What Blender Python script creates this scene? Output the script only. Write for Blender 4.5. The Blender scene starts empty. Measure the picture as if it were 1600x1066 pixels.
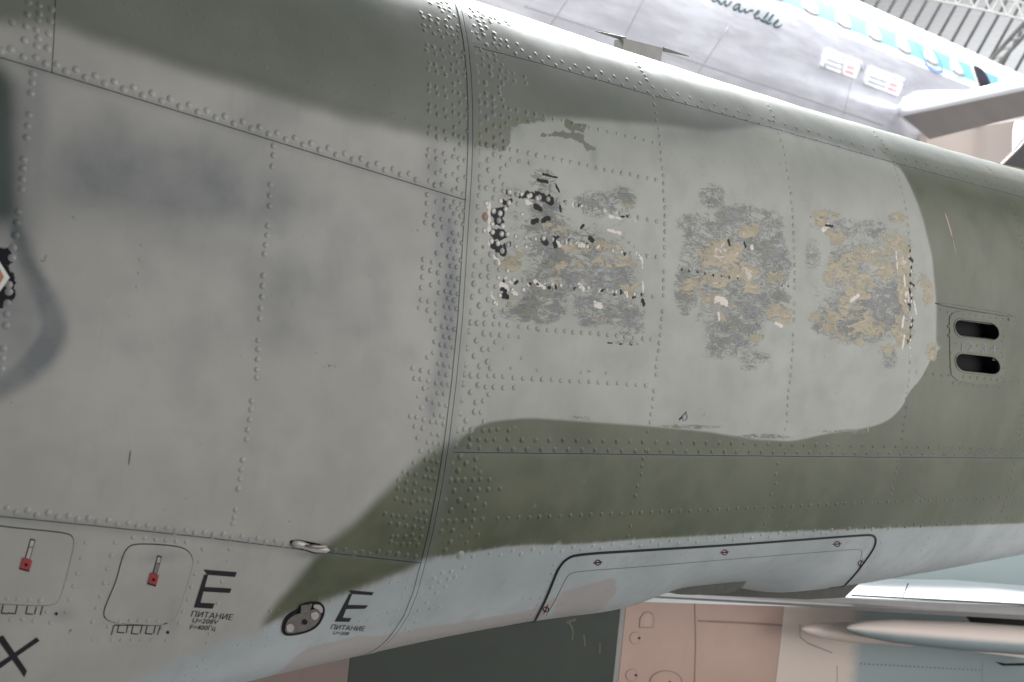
import bpy, math, random
import numpy as np
from mathutils import Vector, Matrix
from mathutils.geometry import delaunay_2d_cdt

random.seed(7); rng = np.random.default_rng(7)
scene = bpy.context.scene

# ------------------------------------------------------------------ camera
# survey of the photograph (1600 x 1066 px): world X runs aft along the jet, Y away from the camera, Z up
FPX = 1700.0; VP = (2900.0, 700.0); LEAN = 0.10
CAM = np.array([0.0, 0.0, 1.6])
_x = np.array([VP[0]-800, VP[1]-533, FPX]); _x /= np.linalg.norm(_x)
_z = np.array([LEAN, -1.0, 0.0]); _z[2] = -(_z[:2] @ _x[:2])/_x[2]; _z /= np.linalg.norm(_z)
_y = np.cross(_z, _x)
MW = np.array([_x, _y, _z]).T            # (right, down, forward) = MW @ world
def project(P):
    q = (P-CAM) @ MW.T
    return np.stack([800+FPX*q[..., 0]/q[..., 2], 533+FPX*q[..., 1]/q[..., 2]], -1)
def ray(p):
    p = np.asarray(p, float)
    d = np.stack([(p[..., 0]-800)/FPX, (p[..., 1]-533)/FPX, np.ones(p.shape[:-1])], -1)
    return d @ MW
def at_y(p, Y):                          # the point of the place at distance Y that shows at photo pixel p
    d = ray(p); return CAM + d*(Y-CAM[1])/d[1]
def at_depth(p, s): return CAM + ray(p)*s

cd = bpy.data.cameras.new('camera'); cam = bpy.data.objects.new('camera', cd)
scene.collection.objects.link(cam); scene.camera = cam
cd.sensor_width = 36.0; cd.lens = 36.0*FPX/1600.0; cd.clip_start = 0.05; cd.clip_end = 200
R = Matrix(((MW[0][0], -MW[1][0], -MW[2][0]), (MW[0][1], -MW[1][1], -MW[2][1]), (MW[0][2], -MW[1][2], -MW[2][2])))
cam.matrix_world = Matrix.Translation(Vector(CAM)) @ R.to_4x4()
cd.dof.use_dof = True; cd.dof.focus_distance = 2.7; cd.dof.aperture_fstop = 5.0

# ------------------------------------------------------------------ light of the hall
w = bpy.data.worlds.new('World'); scene.world = w; w.use_nodes = True
bg = w.node_tree.nodes['Background']
bg.inputs[0].default_value = (0.95, 0.97, 1.0, 1); bg.inputs[1].default_value = 0.24
def area(name, loc, target, sx, sy, power, col):
    ld = bpy.data.lights.new(name, 'AREA'); ld.shape = 'RECTANGLE'; ld.size = sx; ld.size_y = sy
    ld.energy = power; ld.color = col
    o = bpy.data.objects.new(name, ld); scene.collection.objects.link(o)
    o.location = loc; o.rotation_euler = (Vector(target)-Vector(loc)).to_track_quat('-Z', 'Y').to_euler()
    return o
area('skylight', (5.0, 11.0, 12.5), (4.0, 4.0, 1.5), 20, 5, 14000, (0.97, 0.99, 1.0))
area('aisle_skylight', (11.0, 1.0, 10.5), (13.0, 9.5, 5.0), 10, 3, 950, (0.97, 0.99, 1.0))
area('hall_window', (9.0, -6.0, 3.0), (1.8, 1.8, 1.6), 8, 6, 850, (1.0, 0.98, 0.95))
scene.view_settings.view_transform = 'Standard'; scene.view_settings.look = 'None'
scene.view_settings.exposure = 0.0; scene.view_settings.gamma = 1.0
scene.render.engine = 'CYCLES'

# ------------------------------------------------------------------ node helpers
class NT:
    def __init__(s, name, rough=0.5, metal=0.0):
        s.m = bpy.data.materials.new(name); s.m.use_nodes = True
        s.t = s.m.node_tree; s.n = s.t.nodes; s.l = s.t.links
        s.b = s.n['Principled BSDF']; s.b.inputs['Roughness'].default_value = rough; s.b.inputs['Metallic'].default_value = metal
    def put(s, sock, v):
        if hasattr(v, 'is_linked') or hasattr(v, 'links'): s.l.new(v, sock)
        elif isinstance(v, (tuple, list)): sock.default_value = tuple(v)+((1,) if len(v) == 3 and len(sock.default_value) == 4 else ())
        else: sock.default_value = v
    def math(s, op, a, b=0.0, clamp=False):
        k = s.n.new('ShaderNodeMath'); k.operation = op; k.use_clamp = clamp
        s.put(k.inputs[0], a); s.put(k.inputs[1], b); return k.outputs[0]
    def mix(s, f, a, b):
        k = s.n.new('ShaderNodeMix'); k.data_type = 'RGBA'
        s.put(k.inputs['Factor'], f); s.put(k.inputs[6], a); s.put(k.inputs[7], b); return k.outputs[2]
    def attr(s, name):
        k = s.n.new('ShaderNodeAttribute'); k.attribute_name = name
        p = s.n.new('ShaderNodeSeparateColor'); s.l.new(k.outputs['Color'], p.inputs[0])
        return p.outputs[0], p.outputs[1], p.outputs[2], k.outputs['Alpha']
    def pos(s, sc=(1, 1, 1)):
        k = s.n.new('ShaderNodeNewGeometry'); mp = s.n.new('ShaderNodeMapping'); mp.inputs['Scale'].default_value = sc
        s.l.new(k.outputs['Position'], mp.inputs['Vector']); return mp.outputs[0]
    def noise(s, scale, sc=(1, 1, 1), detail=3.0, rough=0.55, dist=0.0):
        k = s.n.new('ShaderNodeTexNoise'); k.inputs['Scale'].default_value = scale; k.inputs['Detail'].default_value = detail
        k.inputs['Roughness'].default_value = rough; k.inputs['Distortion'].default_value = dist
        s.l.new(s.pos(sc), k.inputs['Vector']); return k.outputs[0]
    def ramp(s, v, lo, hi):
        k = s.n.new('ShaderNodeMapRange'); k.inputs[1].default_value = lo; k.inputs[2].default_value = hi
        k.interpolation_type = 'SMOOTHSTEP'; s.put(k.inputs[0], v); return k.outputs[0]
    def bump(s, h, strength, dist):
        k = s.n.new('ShaderNodeBump'); k.inputs['Strength'].default_value = strength; k.inputs['Distance'].default_value = dist
        s.l.new(h, k.inputs['Height']); s.l.new(k.outputs[0], s.b.inputs['Normal'])
    def col(s, c): s.put(s.b.inputs['Base Color'], c)

def simple(name, c, rough=0.5, metal=0.0, var=0.15, scale=25.0, bump=0.0, spec=0.5):
    t = NT(name, rough, metal)
    n = t.noise(scale, detail=4)
    t.b.inputs['Specular IOR Level'].default_value = spec
    t.col(t.mix(n, tuple(x*(1-var) for x in c), tuple(min(1, x*(1+var)) for x in c)))
    if bump: t.bump(t.noise(scale*6), bump, 0.002)
    return t.m

# paint of the jet: attribute fields say where each coat lies, noise breaks the edges
def make_skin():
    t = NT('jet_paint', 0.42)
    olive, dkg, blue, gg = t.attr('coat_a')
    tan, scuff, white, black = t.attr('coat_b')
    smear, primer, chip, rust = t.attr('coat_c')
    cloud = t.noise(3.2, detail=4, rough=.6); fine = t.noise(60, detail=5, rough=.7); mid = t.noise(14, detail=5)
    streak = t.noise(1.0, (60, 60, 7), detail=4)
    c = t.mix(t.ramp(cloud, .3, .7), (.262, .258, .240), (.325, .320, .298))
    sx = t.n.new('ShaderNodeSeparateXYZ'); t.l.new(t.pos(), sx.inputs[0])        # the aft section carries its own, greener grey
    c = t.mix(t.ramp(sx.outputs[0], 1.22, 1.36), c, t.mix(t.ramp(cloud, .3, .7), (.252, .264, .236), (.300, .312, .280)))
    c = t.mix(t.math('MULTIPLY', t.ramp(mid, .45, .75), .35), c, (.235, .235, .225))
    c = t.mix(t.math('MULTIPLY', t.ramp(streak, .55, .75), .16), c, (.20, .20, .195))
    def edge(f, amt=.25, src=fine): return t.math('ADD', f, t.math('MULTIPLY', t.math('SUBTRACT', src, .5), amt))
    sm = t.math('MULTIPLY', smear, t.math('ADD', .45, t.math('MULTIPLY', mid, 1.0)), True)
    oc = t.mix(t.ramp(t.math('ADD', t.math('MULTIPLY', cloud, .6), t.math('MULTIPLY', mid, .4)), .38, .62), (.049, .058, .031), (.077, .087, .052))
    gc = t.mix(t.ramp(cloud, .3, .7), (.098, .110, .090), (.122, .133, .112))
    c = t.mix(t.ramp(edge(gg, .2, mid), .05, .95), c, gc)
    c = t.mix(t.ramp(edge(olive, .18, fine), .06, .94), c, oc)
    c = t.mix(t.math('MULTIPLY', sm, .85), c, (.088, .101, .112))
    c = t.mix(t.ramp(edge(dkg, .25, mid), .05, .95), c, (.026, .040, .036))
    bc = t.mix(t.ramp(cloud, .35, .7), (.255, .283, .292), (.310, .338, .348))
    bc = t.mix(t.math('MULTIPLY', t.ramp(streak, .45, .75), .25), bc, (.30, .33, .345))
    bc = t.mix(t.math('MULTIPLY', t.ramp(mid, .5, .8), .5), bc, (.225, .235, .235))
    c = t.mix(t.ramp(edge(blue, .7, streak), .22, .78), c, bc)
    c = t.mix(t.ramp(edge(primer, 1.1, t.noise(22, (.35, 1, 1), 6, .7)), .46, .58), c, (.272, .252, .245))
    c = t.mix(t.ramp(edge(chip, 2.6, t.noise(52, (.8, 1, 1), 6, .65)), .50, .56), c, (.110, .119, .088))
    # sanded-through coats: contour rings of scuffed grey, tan and pale primer
    h1 = t.noise(33, (.55, 1, 1.3), 7, .60, 1.0)
    h2 = t.noise(28, (.5, 1, 1.25), 9, .76, .8)
    mx = t.math('MAXIMUM', scuff, tan)
    un = t.math('MULTIPLY', t.ramp(mx, .04, .2), t.ramp(t.math('ADD', t.math('MULTIPLY', mx, .55), t.math('MULTIPLY', t.math('SUBTRACT', h2, .5), 2.4)), .16, .42))
    c = t.mix(t.math('MULTIPLY', un, t.math('ADD', .10, t.math('MULTIPLY', mid, .55))), c, (.200, .203, .176))
    hs = t.math('MULTIPLY', t.ramp(scuff, .05, .25), t.math('ADD', t.math('MULTIPLY', scuff, .49), t.math('MULTIPLY', t.math('SUBTRACT', h2, .5), 2.3)))
    lines = t.math('ABSOLUTE', t.math('SUBTRACT', t.noise(34, (.5, 1, 1.3), 5, .75, 1.4), .5))
    ln = t.math('MULTIPLY', t.ramp(lines, .040, .014), t.ramp(scuff, .2, .5))
    sc = t.mix(t.ramp(t.noise(9, detail=3), .42, .58), (.100, .112, .078), (.128, .136, .140))
    c = t.mix(t.math('MULTIPLY', t.ramp(hs, .33, .40), .85), c, sc)
    c = t.mix(t.math('MULTIPLY', ln, .85), c, (.060, .064, .078))
    ht = t.math('MULTIPLY', t.ramp(tan, .05, .22), t.math('ADD', t.math('MULTIPLY', tan, .53), t.math('MULTIPLY', t.math('SUBTRACT', h1, .5), 1.9)))
    c = t.mix(t.math('MULTIPLY', t.ramp(ht, .235, .275), .8), c, (.095, .098, .088))
    c = t.mix(t.ramp(ht, .275, .295), c, t.mix(t.ramp(h2, .4, .6), (.245, .205, .125), (.330, .275, .185)))
    c = t.mix(t.ramp(ht, .66, .69), c, (.46, .40, .35))
    fk = t.noise(78, (.55, 1, 1.2), 6, .7, .5)
    c = t.mix(t.math('MULTIPLY', t.math('MULTIPLY', un, t.ramp(fk, .575, .61)), .8), c, (.100, .108, .092))
    c = t.mix(t.math('MULTIPLY', t.math('MULTIPLY', un, t.ramp(fk, .39, .36)), .7), c, (.36, .345, .31))
    c = t.mix(t.math('MULTIPLY', t.math('MULTIPLY', un, t.ramp(fk, .655, .68)), .9), c, (.030, .030, .036))
    hw = t.math('MULTIPLY', t.ramp(white, .05, .3), t.math('ADD', t.math('MULTIPLY', white, .75), t.math('MULTIPLY', t.math('SUBTRACT', t.noise(62, (.8, 1, 1), 6, .75), .5), 2.4)))
    c = t.mix(t.ramp(hw, .50, .56), c, (.58, .53, .50))
    hb = t.math('MULTIPLY', t.ramp(black, .05, .3), t.math('ADD', black, t.math('MULTIPLY', t.math('SUBTRACT', t.noise(120, detail=6, rough=.75), .5), 2.0)))
    bk = t.ramp(hb, .50, .55)
    c = t.mix(bk, c, (.010, .010, .014))
    c = t.mix(t.ramp(edge(rust, .4), .35, .65), c, (.17, .085, .045))
    # specks of grime
    sp = t.noise(130, detail=2)
    c = t.mix(t.math('MULTIPLY', t.ramp(sp, .74, .80), .5), c, (.08, .075, .07))
    t.col(c)
    t.put(t.b.inputs['Specular IOR Level'], t.math('SUBTRACT', .38, t.math('MULTIPLY', bk, .28)))
    t.put(t.b.inputs['Roughness'], t.math('ADD', .34, t.math('MULTIPLY', mid, .22)))
    h = t.math('ADD', t.math('MULTIPLY', t.noise(6, detail=2), 1.0), t.math('MULTIPLY', fine, .04))
    h = t.math('SUBTRACT', h, t.math('MULTIPLY', t.ramp(ht, .275, .295), .06))
    t.bump(h, .30, .008)
    return t.m
SKIN = make_skin()
M_DARK = simple('dark_gap', (.010, .010, .011), .8, spec=.15)
M_SEAM = simple('grimy_seam', (.085, .08, .074), .85)
M_BLACK = simple('black_rubber', (.010, .010, .011), .55, spec=.25)
M_MARK = simple('black_stencil_paint', (.014, .014, .018), .6, var=.3, scale=90, spec=.2)
M_MARKBLUE = simple('faded_blue_stencil', (.11, .12, .16), .5, var=.3, scale=90)
M_RED = simple('red_latch_paint', (.25, .022, .025), .45, var=.3, scale=120)
M_PALE = simple('worn_pale_metal', (.36, .33, .31), .45, .2, .35, 60)
M_STEEL = simple('dull_grey_metal', (.20, .19, .185), .42, .5, .4, 50)
M_OLIVE = simple('olive_fairing_paint', (.085, .09, .072), .5, 0, .35, 40)
M_GREYP = simple('grey_dull_paint', (.22, .215, .21), .5, 0, .2, 20)

# ------------------------------------------------------------------ objects
def tag(o, label=None, cat=None, kind=None, group=None):
    for k, v in (('label', label), ('category', cat), ('kind', kind), ('group', group)):
        if v: o[k] = v
    return o
def empty(name, loc, label, cat):
    o = bpy.data.objects.new(name, None); scene.collection.objects.link(o); o.location = loc
    o.empty_display_size = .2
    return tag(o, label, cat)
def link(name, me, mat, parent=None):
    o = bpy.data.objects.new(name, me); scene.collection.objects.link(o)
    if mat is not None: me.materials.append(mat)
    if parent is not None:
        o.parent = parent; bpy.context.view_layer.update() if False else None
        o.matrix_parent_inverse = Matrix.Translation(-world_loc(parent))
    return o
def world_loc(o):
    v = Vector((0, 0, 0))
    if o.data is None: return Vector(o.location)
    p = o
    while p is not None and p.data is not None: p = p.parent
    return v
def mesh(name, V, Fc, smooth=True):
    me = bpy.data.meshes.new(name); V = np.asarray(V, float)
    if isinstance(Fc, np.ndarray):
        k = Fc.shape[1]
        me.vertices.add(len(V)); me.vertices.foreach_set('co', V.ravel())
        me.loops.add(Fc.size); me.loops.foreach_set('vertex_index', Fc.ravel().astype(np.int32))
        me.polygons.add(len(Fc)); me.polygons.foreach_set('loop_start', np.arange(0, Fc.size, k, dtype=np.int32))
        me.update(calc_edges=True)
    else:
        me.from_pydata(V.tolist(), [], Fc); me.update()
    me.polygons.foreach_set('use_smooth', np.full(len(me.polygons), smooth)); me.update()
    return me
def setcol(me, name, A):
    a = me.attributes.new(name, 'FLOAT_COLOR', 'POINT'); a.data.foreach_set('color', np.ascontiguousarray(A, np.float32).ravel())

# ------------------------------------------------------------------ lofted bodies
def gsmooth(kx, kv, sig):
    xs = np.linspace(kx[0]-3, kx[-1]+3, 900); v = np.interp(xs, kx, kv)
    g = np.exp(-.5*(np.arange(-200, 201)*(xs[1]-xs[0])/sig)**2); g /= g.sum()
    v = np.convolve(np.pad(v, 200, 'edge'), g, 'valid'); return lambda X: np.interp(X, xs, v)
class Surf:
    def __init__(s, D, W, ZM, HT, HB, nt, nb, L, xr, vis=(-.95, .95), wob=0.0):
        s.wob = wob
        s.D, s.W, s.ZM, s.HT, s.HB, s.L = D, W, ZM, HT, HB, L
        a = np.linspace(0, np.pi/2, 6000)
        def tab(n, H):
            y = np.cos(a)**(2/n); z = np.sin(a)**(2/n)
            q = np.r_[0, np.cumsum(np.hypot(np.diff(y*W), np.diff(z*H)))]; return q/q[-1], y, z
        hm = float(HT(np.array(1.5))); bm = float(HB(np.array(1.5)))
        s.tu, s.tb = tab(nt, hm), tab(nb, bm)
        gx = np.linspace(xr[0], xr[1], 260); gt = np.linspace(vis[0], vis[1], 140)
        GX, GT = np.meshgrid(gx, gt, indexing='ij'); P = s.P(GX, GT); N = s.N(GX, GT)
        ok = ((CAM-P)*N).sum(-1) > 0.02*np.linalg.norm(CAM-P, axis=-1)
        s.g = np.stack([GX[ok], GT[ok]], -1); s.gp = project(P[ok]); s.vis = vis
    def P(s, X, t):
        X, t = np.broadcast_arrays(np.asarray(X, float), np.asarray(t, float)); up = t >= 0; u = np.abs(t)
        cy = np.where(up, np.interp(u, s.tu[0], s.tu[1]), np.interp(u, s.tb[0], s.tb[1]))
        cz = np.where(up, np.interp(u, s.tu[0], s.tu[2]), -np.interp(u, s.tb[0], s.tb[2]))
        wv = s.wob*(np.sin(X*5.1+t*3)*np.sin(t*7.3-X*2.1+1)+.5*np.sin(X*13+t*5)*np.sin(t*17+2*X)+.35*np.sin(X*29+t*4)*np.sin(t*23+X)) if s.wob else 0.0
        return np.stack([X, s.D+s.W*(1-cy)-wv*cy, s.ZM+np.where(up, s.HT(X), s.HB(X))*cz+wv*cz], -1)
    def N(s, X, t, e=.004):
        a = s.P(np.asarray(X)+e, t)-s.P(np.asarray(X)-e, t)
        b = s.P(X, np.clip(np.asarray(t)+e, -1, 1))-s.P(X, np.clip(np.asarray(t)-e, -1, 1))
        n = np.cross(a, b); return n/(np.linalg.norm(n, axis=-1, keepdims=True)+1e-12)
    def inv(s, p):                       # photo pixel -> (X, t) on the body
        p = np.atleast_2d(np.asarray(p, float)); out = np.zeros((len(p), 2))
        for i in range(0, len(p), 400):
            q = p[i:i+400]; d = ((q[:, None]-s.gp[None])**2).sum(-1); out[i:i+400] = s.g[d.argmin(1)]
        for _ in range(10):
            X, t = out[:, 0], out[:, 1]; e = 1e-4
            f = project(s.P(X, t)); r = p-f
            jx = (project(s.P(X+e, t))-f)/e; jt = (project(s.P(X, t+e))-f)/e
            det = jx[:, 0]*jt[:, 1]-jx[:, 1]*jt[:, 0]; det = np.where(abs(det) < 2e4, 2e4*np.sign(det+1e-9), det)
            dx = (r[:, 0]*jt[:, 1]-r[:, 1]*jt[:, 0])/det; dt = (jx[:, 0]*r[:, 1]-jx[:, 1]*r[:, 0])/det
            out[:, 0] += np.clip(dx, -.2, .2); out[:, 1] = np.clip(out[:, 1]+np.clip(dt, -.05, .05), s.vis[0], s.vis[1])
        return out
    def uv(s, p): q = s.inv(p); q[:, 1] *= s.L; return q

KX = np.array([-.3, .2, .7, 1.2, 1.6, 2.0, 2.5, 3.0, 3.5, 4.2, 5.0])
_ht = gsmooth(KX, np.array([.7516, .7516, .7516, .7493, .7510, .7447, .7444, .7544, .7653, .7817, .806]), .22)
_hb0 = gsmooth(KX, np.array([.8969, .8969, .8800, .8252, .7931, .7887, .7971, .8091, .8068, .7852, .7611]), .16)
def _hb(X): X = np.asarray(X, float); return _hb0(X)-.045*np.exp(-((X-2.50)/.30)**4)
JET = Surf(1.8, .55, 1.58, _ht, _hb, 3.5, 3.1, .98, (-.1, 4.6), wob=.0012)

# ------------------------------------------------------------------ paint fields of the jet
def dens(poly, step, closed=True):
    P = [np.array(q, float) for q in poly]; out = []
    n = len(P) if closed else len(P)-1
    for i in range(n):
        a, b = P[i], P[(i+1) % len(P)]; k = max(1, int(np.ceil(np.linalg.norm(b-a)/step)))
        out += [a+(b-a)*j/k for j in range(k)]
    if not closed: out.append(P[-1])
    return np.array(out)
def smoothpts(pts, step=6., closed=False, it=2):
    p = np.array(pts, float)
    for _ in range(it):
        if closed:
            q = np.roll(p, -1, 0); p = np.stack([.75*p+.25*q, .25*p+.75*q], 1).reshape(-1, 2)
        else:
            a, b = p[:-1], p[1:]; p = np.vstack([p[:1], np.stack([.75*a+.25*b, .25*a+.75*b], 1).reshape(-1, 2), p[-1:]])
    return p
def sdf(U, poly):                        # positive inside
    x, y = U[:, 0], U[:, 1]; d = np.full(len(U), 1e9); ins = np.zeros(len(U), bool)
    a = poly; b = np.roll(poly, -1, 0)
    for (ax, ay), (bx, by) in zip(a, b):
        ex, ey = bx-ax, by-ay; wx, wy = x-ax, y-ay
        k = np.clip((wx*ex+wy*ey)/(ex*ex+ey*ey+1e-12), 0, 1)
        d = np.minimum(d, (wx-ex*k)**2+(wy-ey*k)**2)
        c = ((ay <= y) & (by > y)) | ((by <= y) & (ay > y))
        if c.any():
            xi = ax+(y-ay)*ex/(ey if abs(ey) > 1e-12 else 1e-12); ins ^= c & (x < xi)
    d = np.sqrt(d); return np.where(ins, d, -d)
def sstep(x, a, b): k = np.clip((x-a)/(b-a), 0, 1); return k*k*(3-2*k)

def PX(s): v = [float(q) for q in s.replace(',', ' ').split()]; return [(v[i], v[i+1]) for i in range(0, len(v), 2)]
# each coat: (field, polygon in photo pixels, half width of the spray edge in m)
COATS = [
 ('gg', PX('-80,20 0,34 90,38 160,66 230,88 290,110 400,140 480,166 560,188 640,206 742,226 790,232 792,120 745,60 738,30 700,-20 500,-90 300,-200 -80,-300'), .030),
 ('olive', PX('-80,30 0,40 90,44 160,72 230,94 290,116 400,146 480,172 560,194 640,212 742,230 742,210 640,182 560,160 480,138 400,112 290,84 160,40 0,10 -80,0'), .014),
 ('olive', PX('735,672 760,660 800,655 830,653 900,658 1000,665 1100,674 1180,687 1240,690 1290,678 1350,670 1385,660 1410,637 1420,612 1440,592 1462,545 1500,530 1700,520 1700,812 1600,818 1380,826 1200,832 1000,843 900,851 800,853 720,866 664,874 690,780 715,690'), .006),
 ('olive', PX('735,676 770,668 770,840 720,866 664,874 640,890 580,915 520,936 440,966 406,986 424,950 462,908 502,856 552,818 602,768 652,720 700,692'), .026),
 ('gg', PX('742,232 745,90 738,30 700,-20 800,0 1000,70 1200,140 1400,200 1600,260 1760,310 1760,530 1600,540 1500,540 1463,545 1464,480 1457,400 1441,335 1423,290 1405,258 1330,232 1200,196 1110,206 1060,198 960,190 870,184 800,192 792,235'), .016),
 ('blue', PX('395,990 440,968 520,938 580,917 640,893 664,876 720,868 800,855 900,853 1000,845 1200,834 1380,828 1600,820 1800,812 1800,1000 1340,1000 900,1100 500,1180 100,1180 180,1080 300,1020'), .030),
 ('dkg', PX('-60,92 2,96 26,130 30,200 32,290 34,330 24,350 8,352 -10,352 -60,360'), .034),
 ('dkg', PX('4,325 32,330 44,372 60,418 76,446 64,452 46,432 30,402 18,372 4,350'), .018),
 ('olive', PX('1360,225 1600,285 1760,330 1760,560 1500,560 1463,545 1464,480 1457,400 1441,335 1423,290 1405,258'), .016),
]
WT = {1: .35, 7: .6, 8: .95}
SMEAR = [(50,250,26,130,.62),(52,150,26,60,.55),(46,390,14,60,.4),(16,500,40,60,.15),
 (130,270,70,60,.80),(200,290,90,55,.74),(300,300,110,55,.80),(400,320,90,50,.70),(250,240,110,40,.42),(180,200,60,40,.35),(330,250,120,60,.25),(480,430,90,40,.30),(330,400,90,50,.18),(440,460,60,70,.26),(440,520,60,40,.25),(560,500,60,40,.22),(545,517,30,12,.28),(250,520,120,60,.14),(560,360,60,40,.2),(200,445,60,16,.15),
 (702,370,10,55,.85),(706,430,11,60,1.0),(702,490,12,60,.95),(692,550,12,50,.8),(684,600,14,40,.6),(674,632,10,22,.75),(676,262,14,26,.7),(690,310,9,40,.5),(684,400,9,60,.45),(694,350,18,80,.3),(420,165,60,40,.2),
 (928,248,7,20,.5),(1080,205,70,22,.45),(1150,200,60,16,.25),(810,205,14,18,.4),(800,880,44,12,.8),(770,900,50,14,.4),(735,885,16,16,.45),(960,940,40,16,.3),(1190,880,60,10,.15),(480,900,60,20,.1),(270,960,8,40,.25),(100,960,20,12,.4),(235,870,60,5,.4),(490,866,34,7,.7),(470,990,40,8,.4),(650,950,14,40,.5),(630,985,14,24,.6),(1500,850,60,16,.25),(1000,1000,40,10,.3)]
POLYSMEAR = [(PX('34,345 46,380 62,425 78,448 96,478 106,508 103,538 88,562 62,588 32,606 -15,630 -60,640 -60,350'), .014, .55),
 (PX('30,340 46,380 62,425 78,448 96,478 106,508 103,538 88,562 62,588 32,606 -15,632 -15,590 14,572 38,548 54,526 60,506 54,480 40,452 26,424 14,388 10,350'), .013, 1.0)]
PRIMER = [PX('600,1025 640,985 700,975 760,966 830,952 870,935 830,985 760,1000 600,1060'), PX('880,925 920,912 958,903 966,918 962,930 930,960 850,985'),PX('400,1080 480,1010 560,995 640,985 600,1060')]
CHIP = [PX('742,190 796,190 798,212 792,238 770,230 742,228'), PX('790,185 826,182 850,186 826,194 800,196'), PX('842,214 862,206 905,206 916,222 930,232 918,236 908,224 880,214'),
        PX('874,186 916,196 912,208 902,206 884,200')]
TAN = [(800,300,22,14,.35),(800,408,20,16,.75),(872,352,40,14,.5),(930,385,60,12,.5),(975,318,22,20,.4),(960,410,40,14,.55),(985,450,18,16,.5),(890,418,46,14,.4),(800,470,18,14,.45),(925,490,22,14,.5),(860,440,20,20,.4),
 (1128,398,36,26,.95),(1172,362,18,12,.8),(1112,440,40,12,.8),(1155,425,30,20,.8),(1085,450,26,20,.55),(1120,468,26,10,.8),(1170,452,20,10,.6),(1212,432,18,12,.6),(1218,490,26,18,.75),(1130,500,16,10,.6),(1180,528,14,8,.7),(1138,485,22,10,.55),
 (1290,345,26,20,.6),(1310,370,22,16,.45),(1325,420,30,36,.72),(1352,440,18,16,.75),(1365,400,24,20,.6),(1300,430,14,24,.6),(1335,466,30,22,.75),(1400,380,24,22,.55),(1415,440,16,60,.75),(1385,425,16,14,.7),(1320,505,40,28,.6),(1360,510,26,24,.6),(1412,515,18,30,.8),(1440,440,10,14,.55),(1450,460,8,22,.8),(1455,550,10,14,.8),(1275,495,14,12,.5),(1345,530,10,14,.6),(1385,545,14,10,.5),(1400,340,14,10,.5)]
SCUFF = [(1148,440,80,125,.40),(1150,400,60,60,.3),(1352,448,80,100,.38),(852,400,46,100,.34),(950,430,60,90,.34),(1080,667,60,4,.45),(1190,682,60,4,.5),(1320,673,50,4,.45),(900,655,40,5,.3),(848,280,22,18,.6),(856,330,26,34,.55),(930,318,34,22,.6),(972,312,24,24,.55),(860,400,24,60,.6),(905,425,50,16,.7),(850,470,34,36,.8),(830,488,50,16,.85),(915,450,26,30,.5),(955,435,34,22,.75),(975,490,34,22,.8),(985,512,26,14,.6),(920,490,24,22,.75),(880,380,60,30,.45),(985,535,26,6,.55),(800,350,12,60,.25),
 (1112,305,22,20,.6),(1135,340,14,16,.6),(1090,350,36,18,.55),(1160,335,36,14,.55),(1205,360,24,36,.5),(1212,412,24,40,.8),(1085,400,24,40,.45),(1068,450,16,40,.6),(1210,470,26,20,.7),(1160,470,26,20,.55),(1150,520,40,26,.75),(1130,545,24,16,.75),(1180,560,26,12,.45),(1190,490,24,10,.7),(1170,575,16,6,.4),
 (1320,355,24,16,.45),(1365,355,22,14,.55),(1270,395,14,26,.4),(1330,400,30,20,.3),(1380,470,40,24,.8),(1360,500,50,22,.7),(1390,490,26,40,.6),(1305,480,26,14,.55),(1290,510,24,16,.45),(1390,560,14,20,.5),(1340,520,40,20,.5)]
WHITEC = [((764,318),(766,348),3),((764,355),(765,366),3),((766,380),(778,392),3),((772,400),(780,412),2.5),((784,445),(792,452),4),((768,460),(776,474),3),((800,455),(808,460),3),((836,440),(850,450),3),((862,440),(866,448),3),((905,445),(912,452),3),((930,475),(940,478),4),((978,455),(980,462),3),((1003,400),(1004,420),1.6),((1004,440),(1006,466),1.6),((950,360),(970,364),2),((952,338),(970,342),2),((870,378),(876,384),3),((905,382),(915,386),3),((995,396),(1002,404),2.5),((822,315),(834,322),3),
 ((1120,468),(1134,472),6),((1175,385),(1176,388),4),((1122,490),(1124,500),3),((1413,432),(1414,446),3),((1416,458),(1415,470),3.5),((1412,497),(1410,510),3.5),((1413,524),(1410,545),3.5),((1419,455),(1420,470),2.2),((1428,470),(1432,492),2),((1400,395),(1402,420),2.5),((1330,470),(1342,462),4),((1285,360),(1294,352),4),((1212,505),(1222,510),3)]
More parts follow.
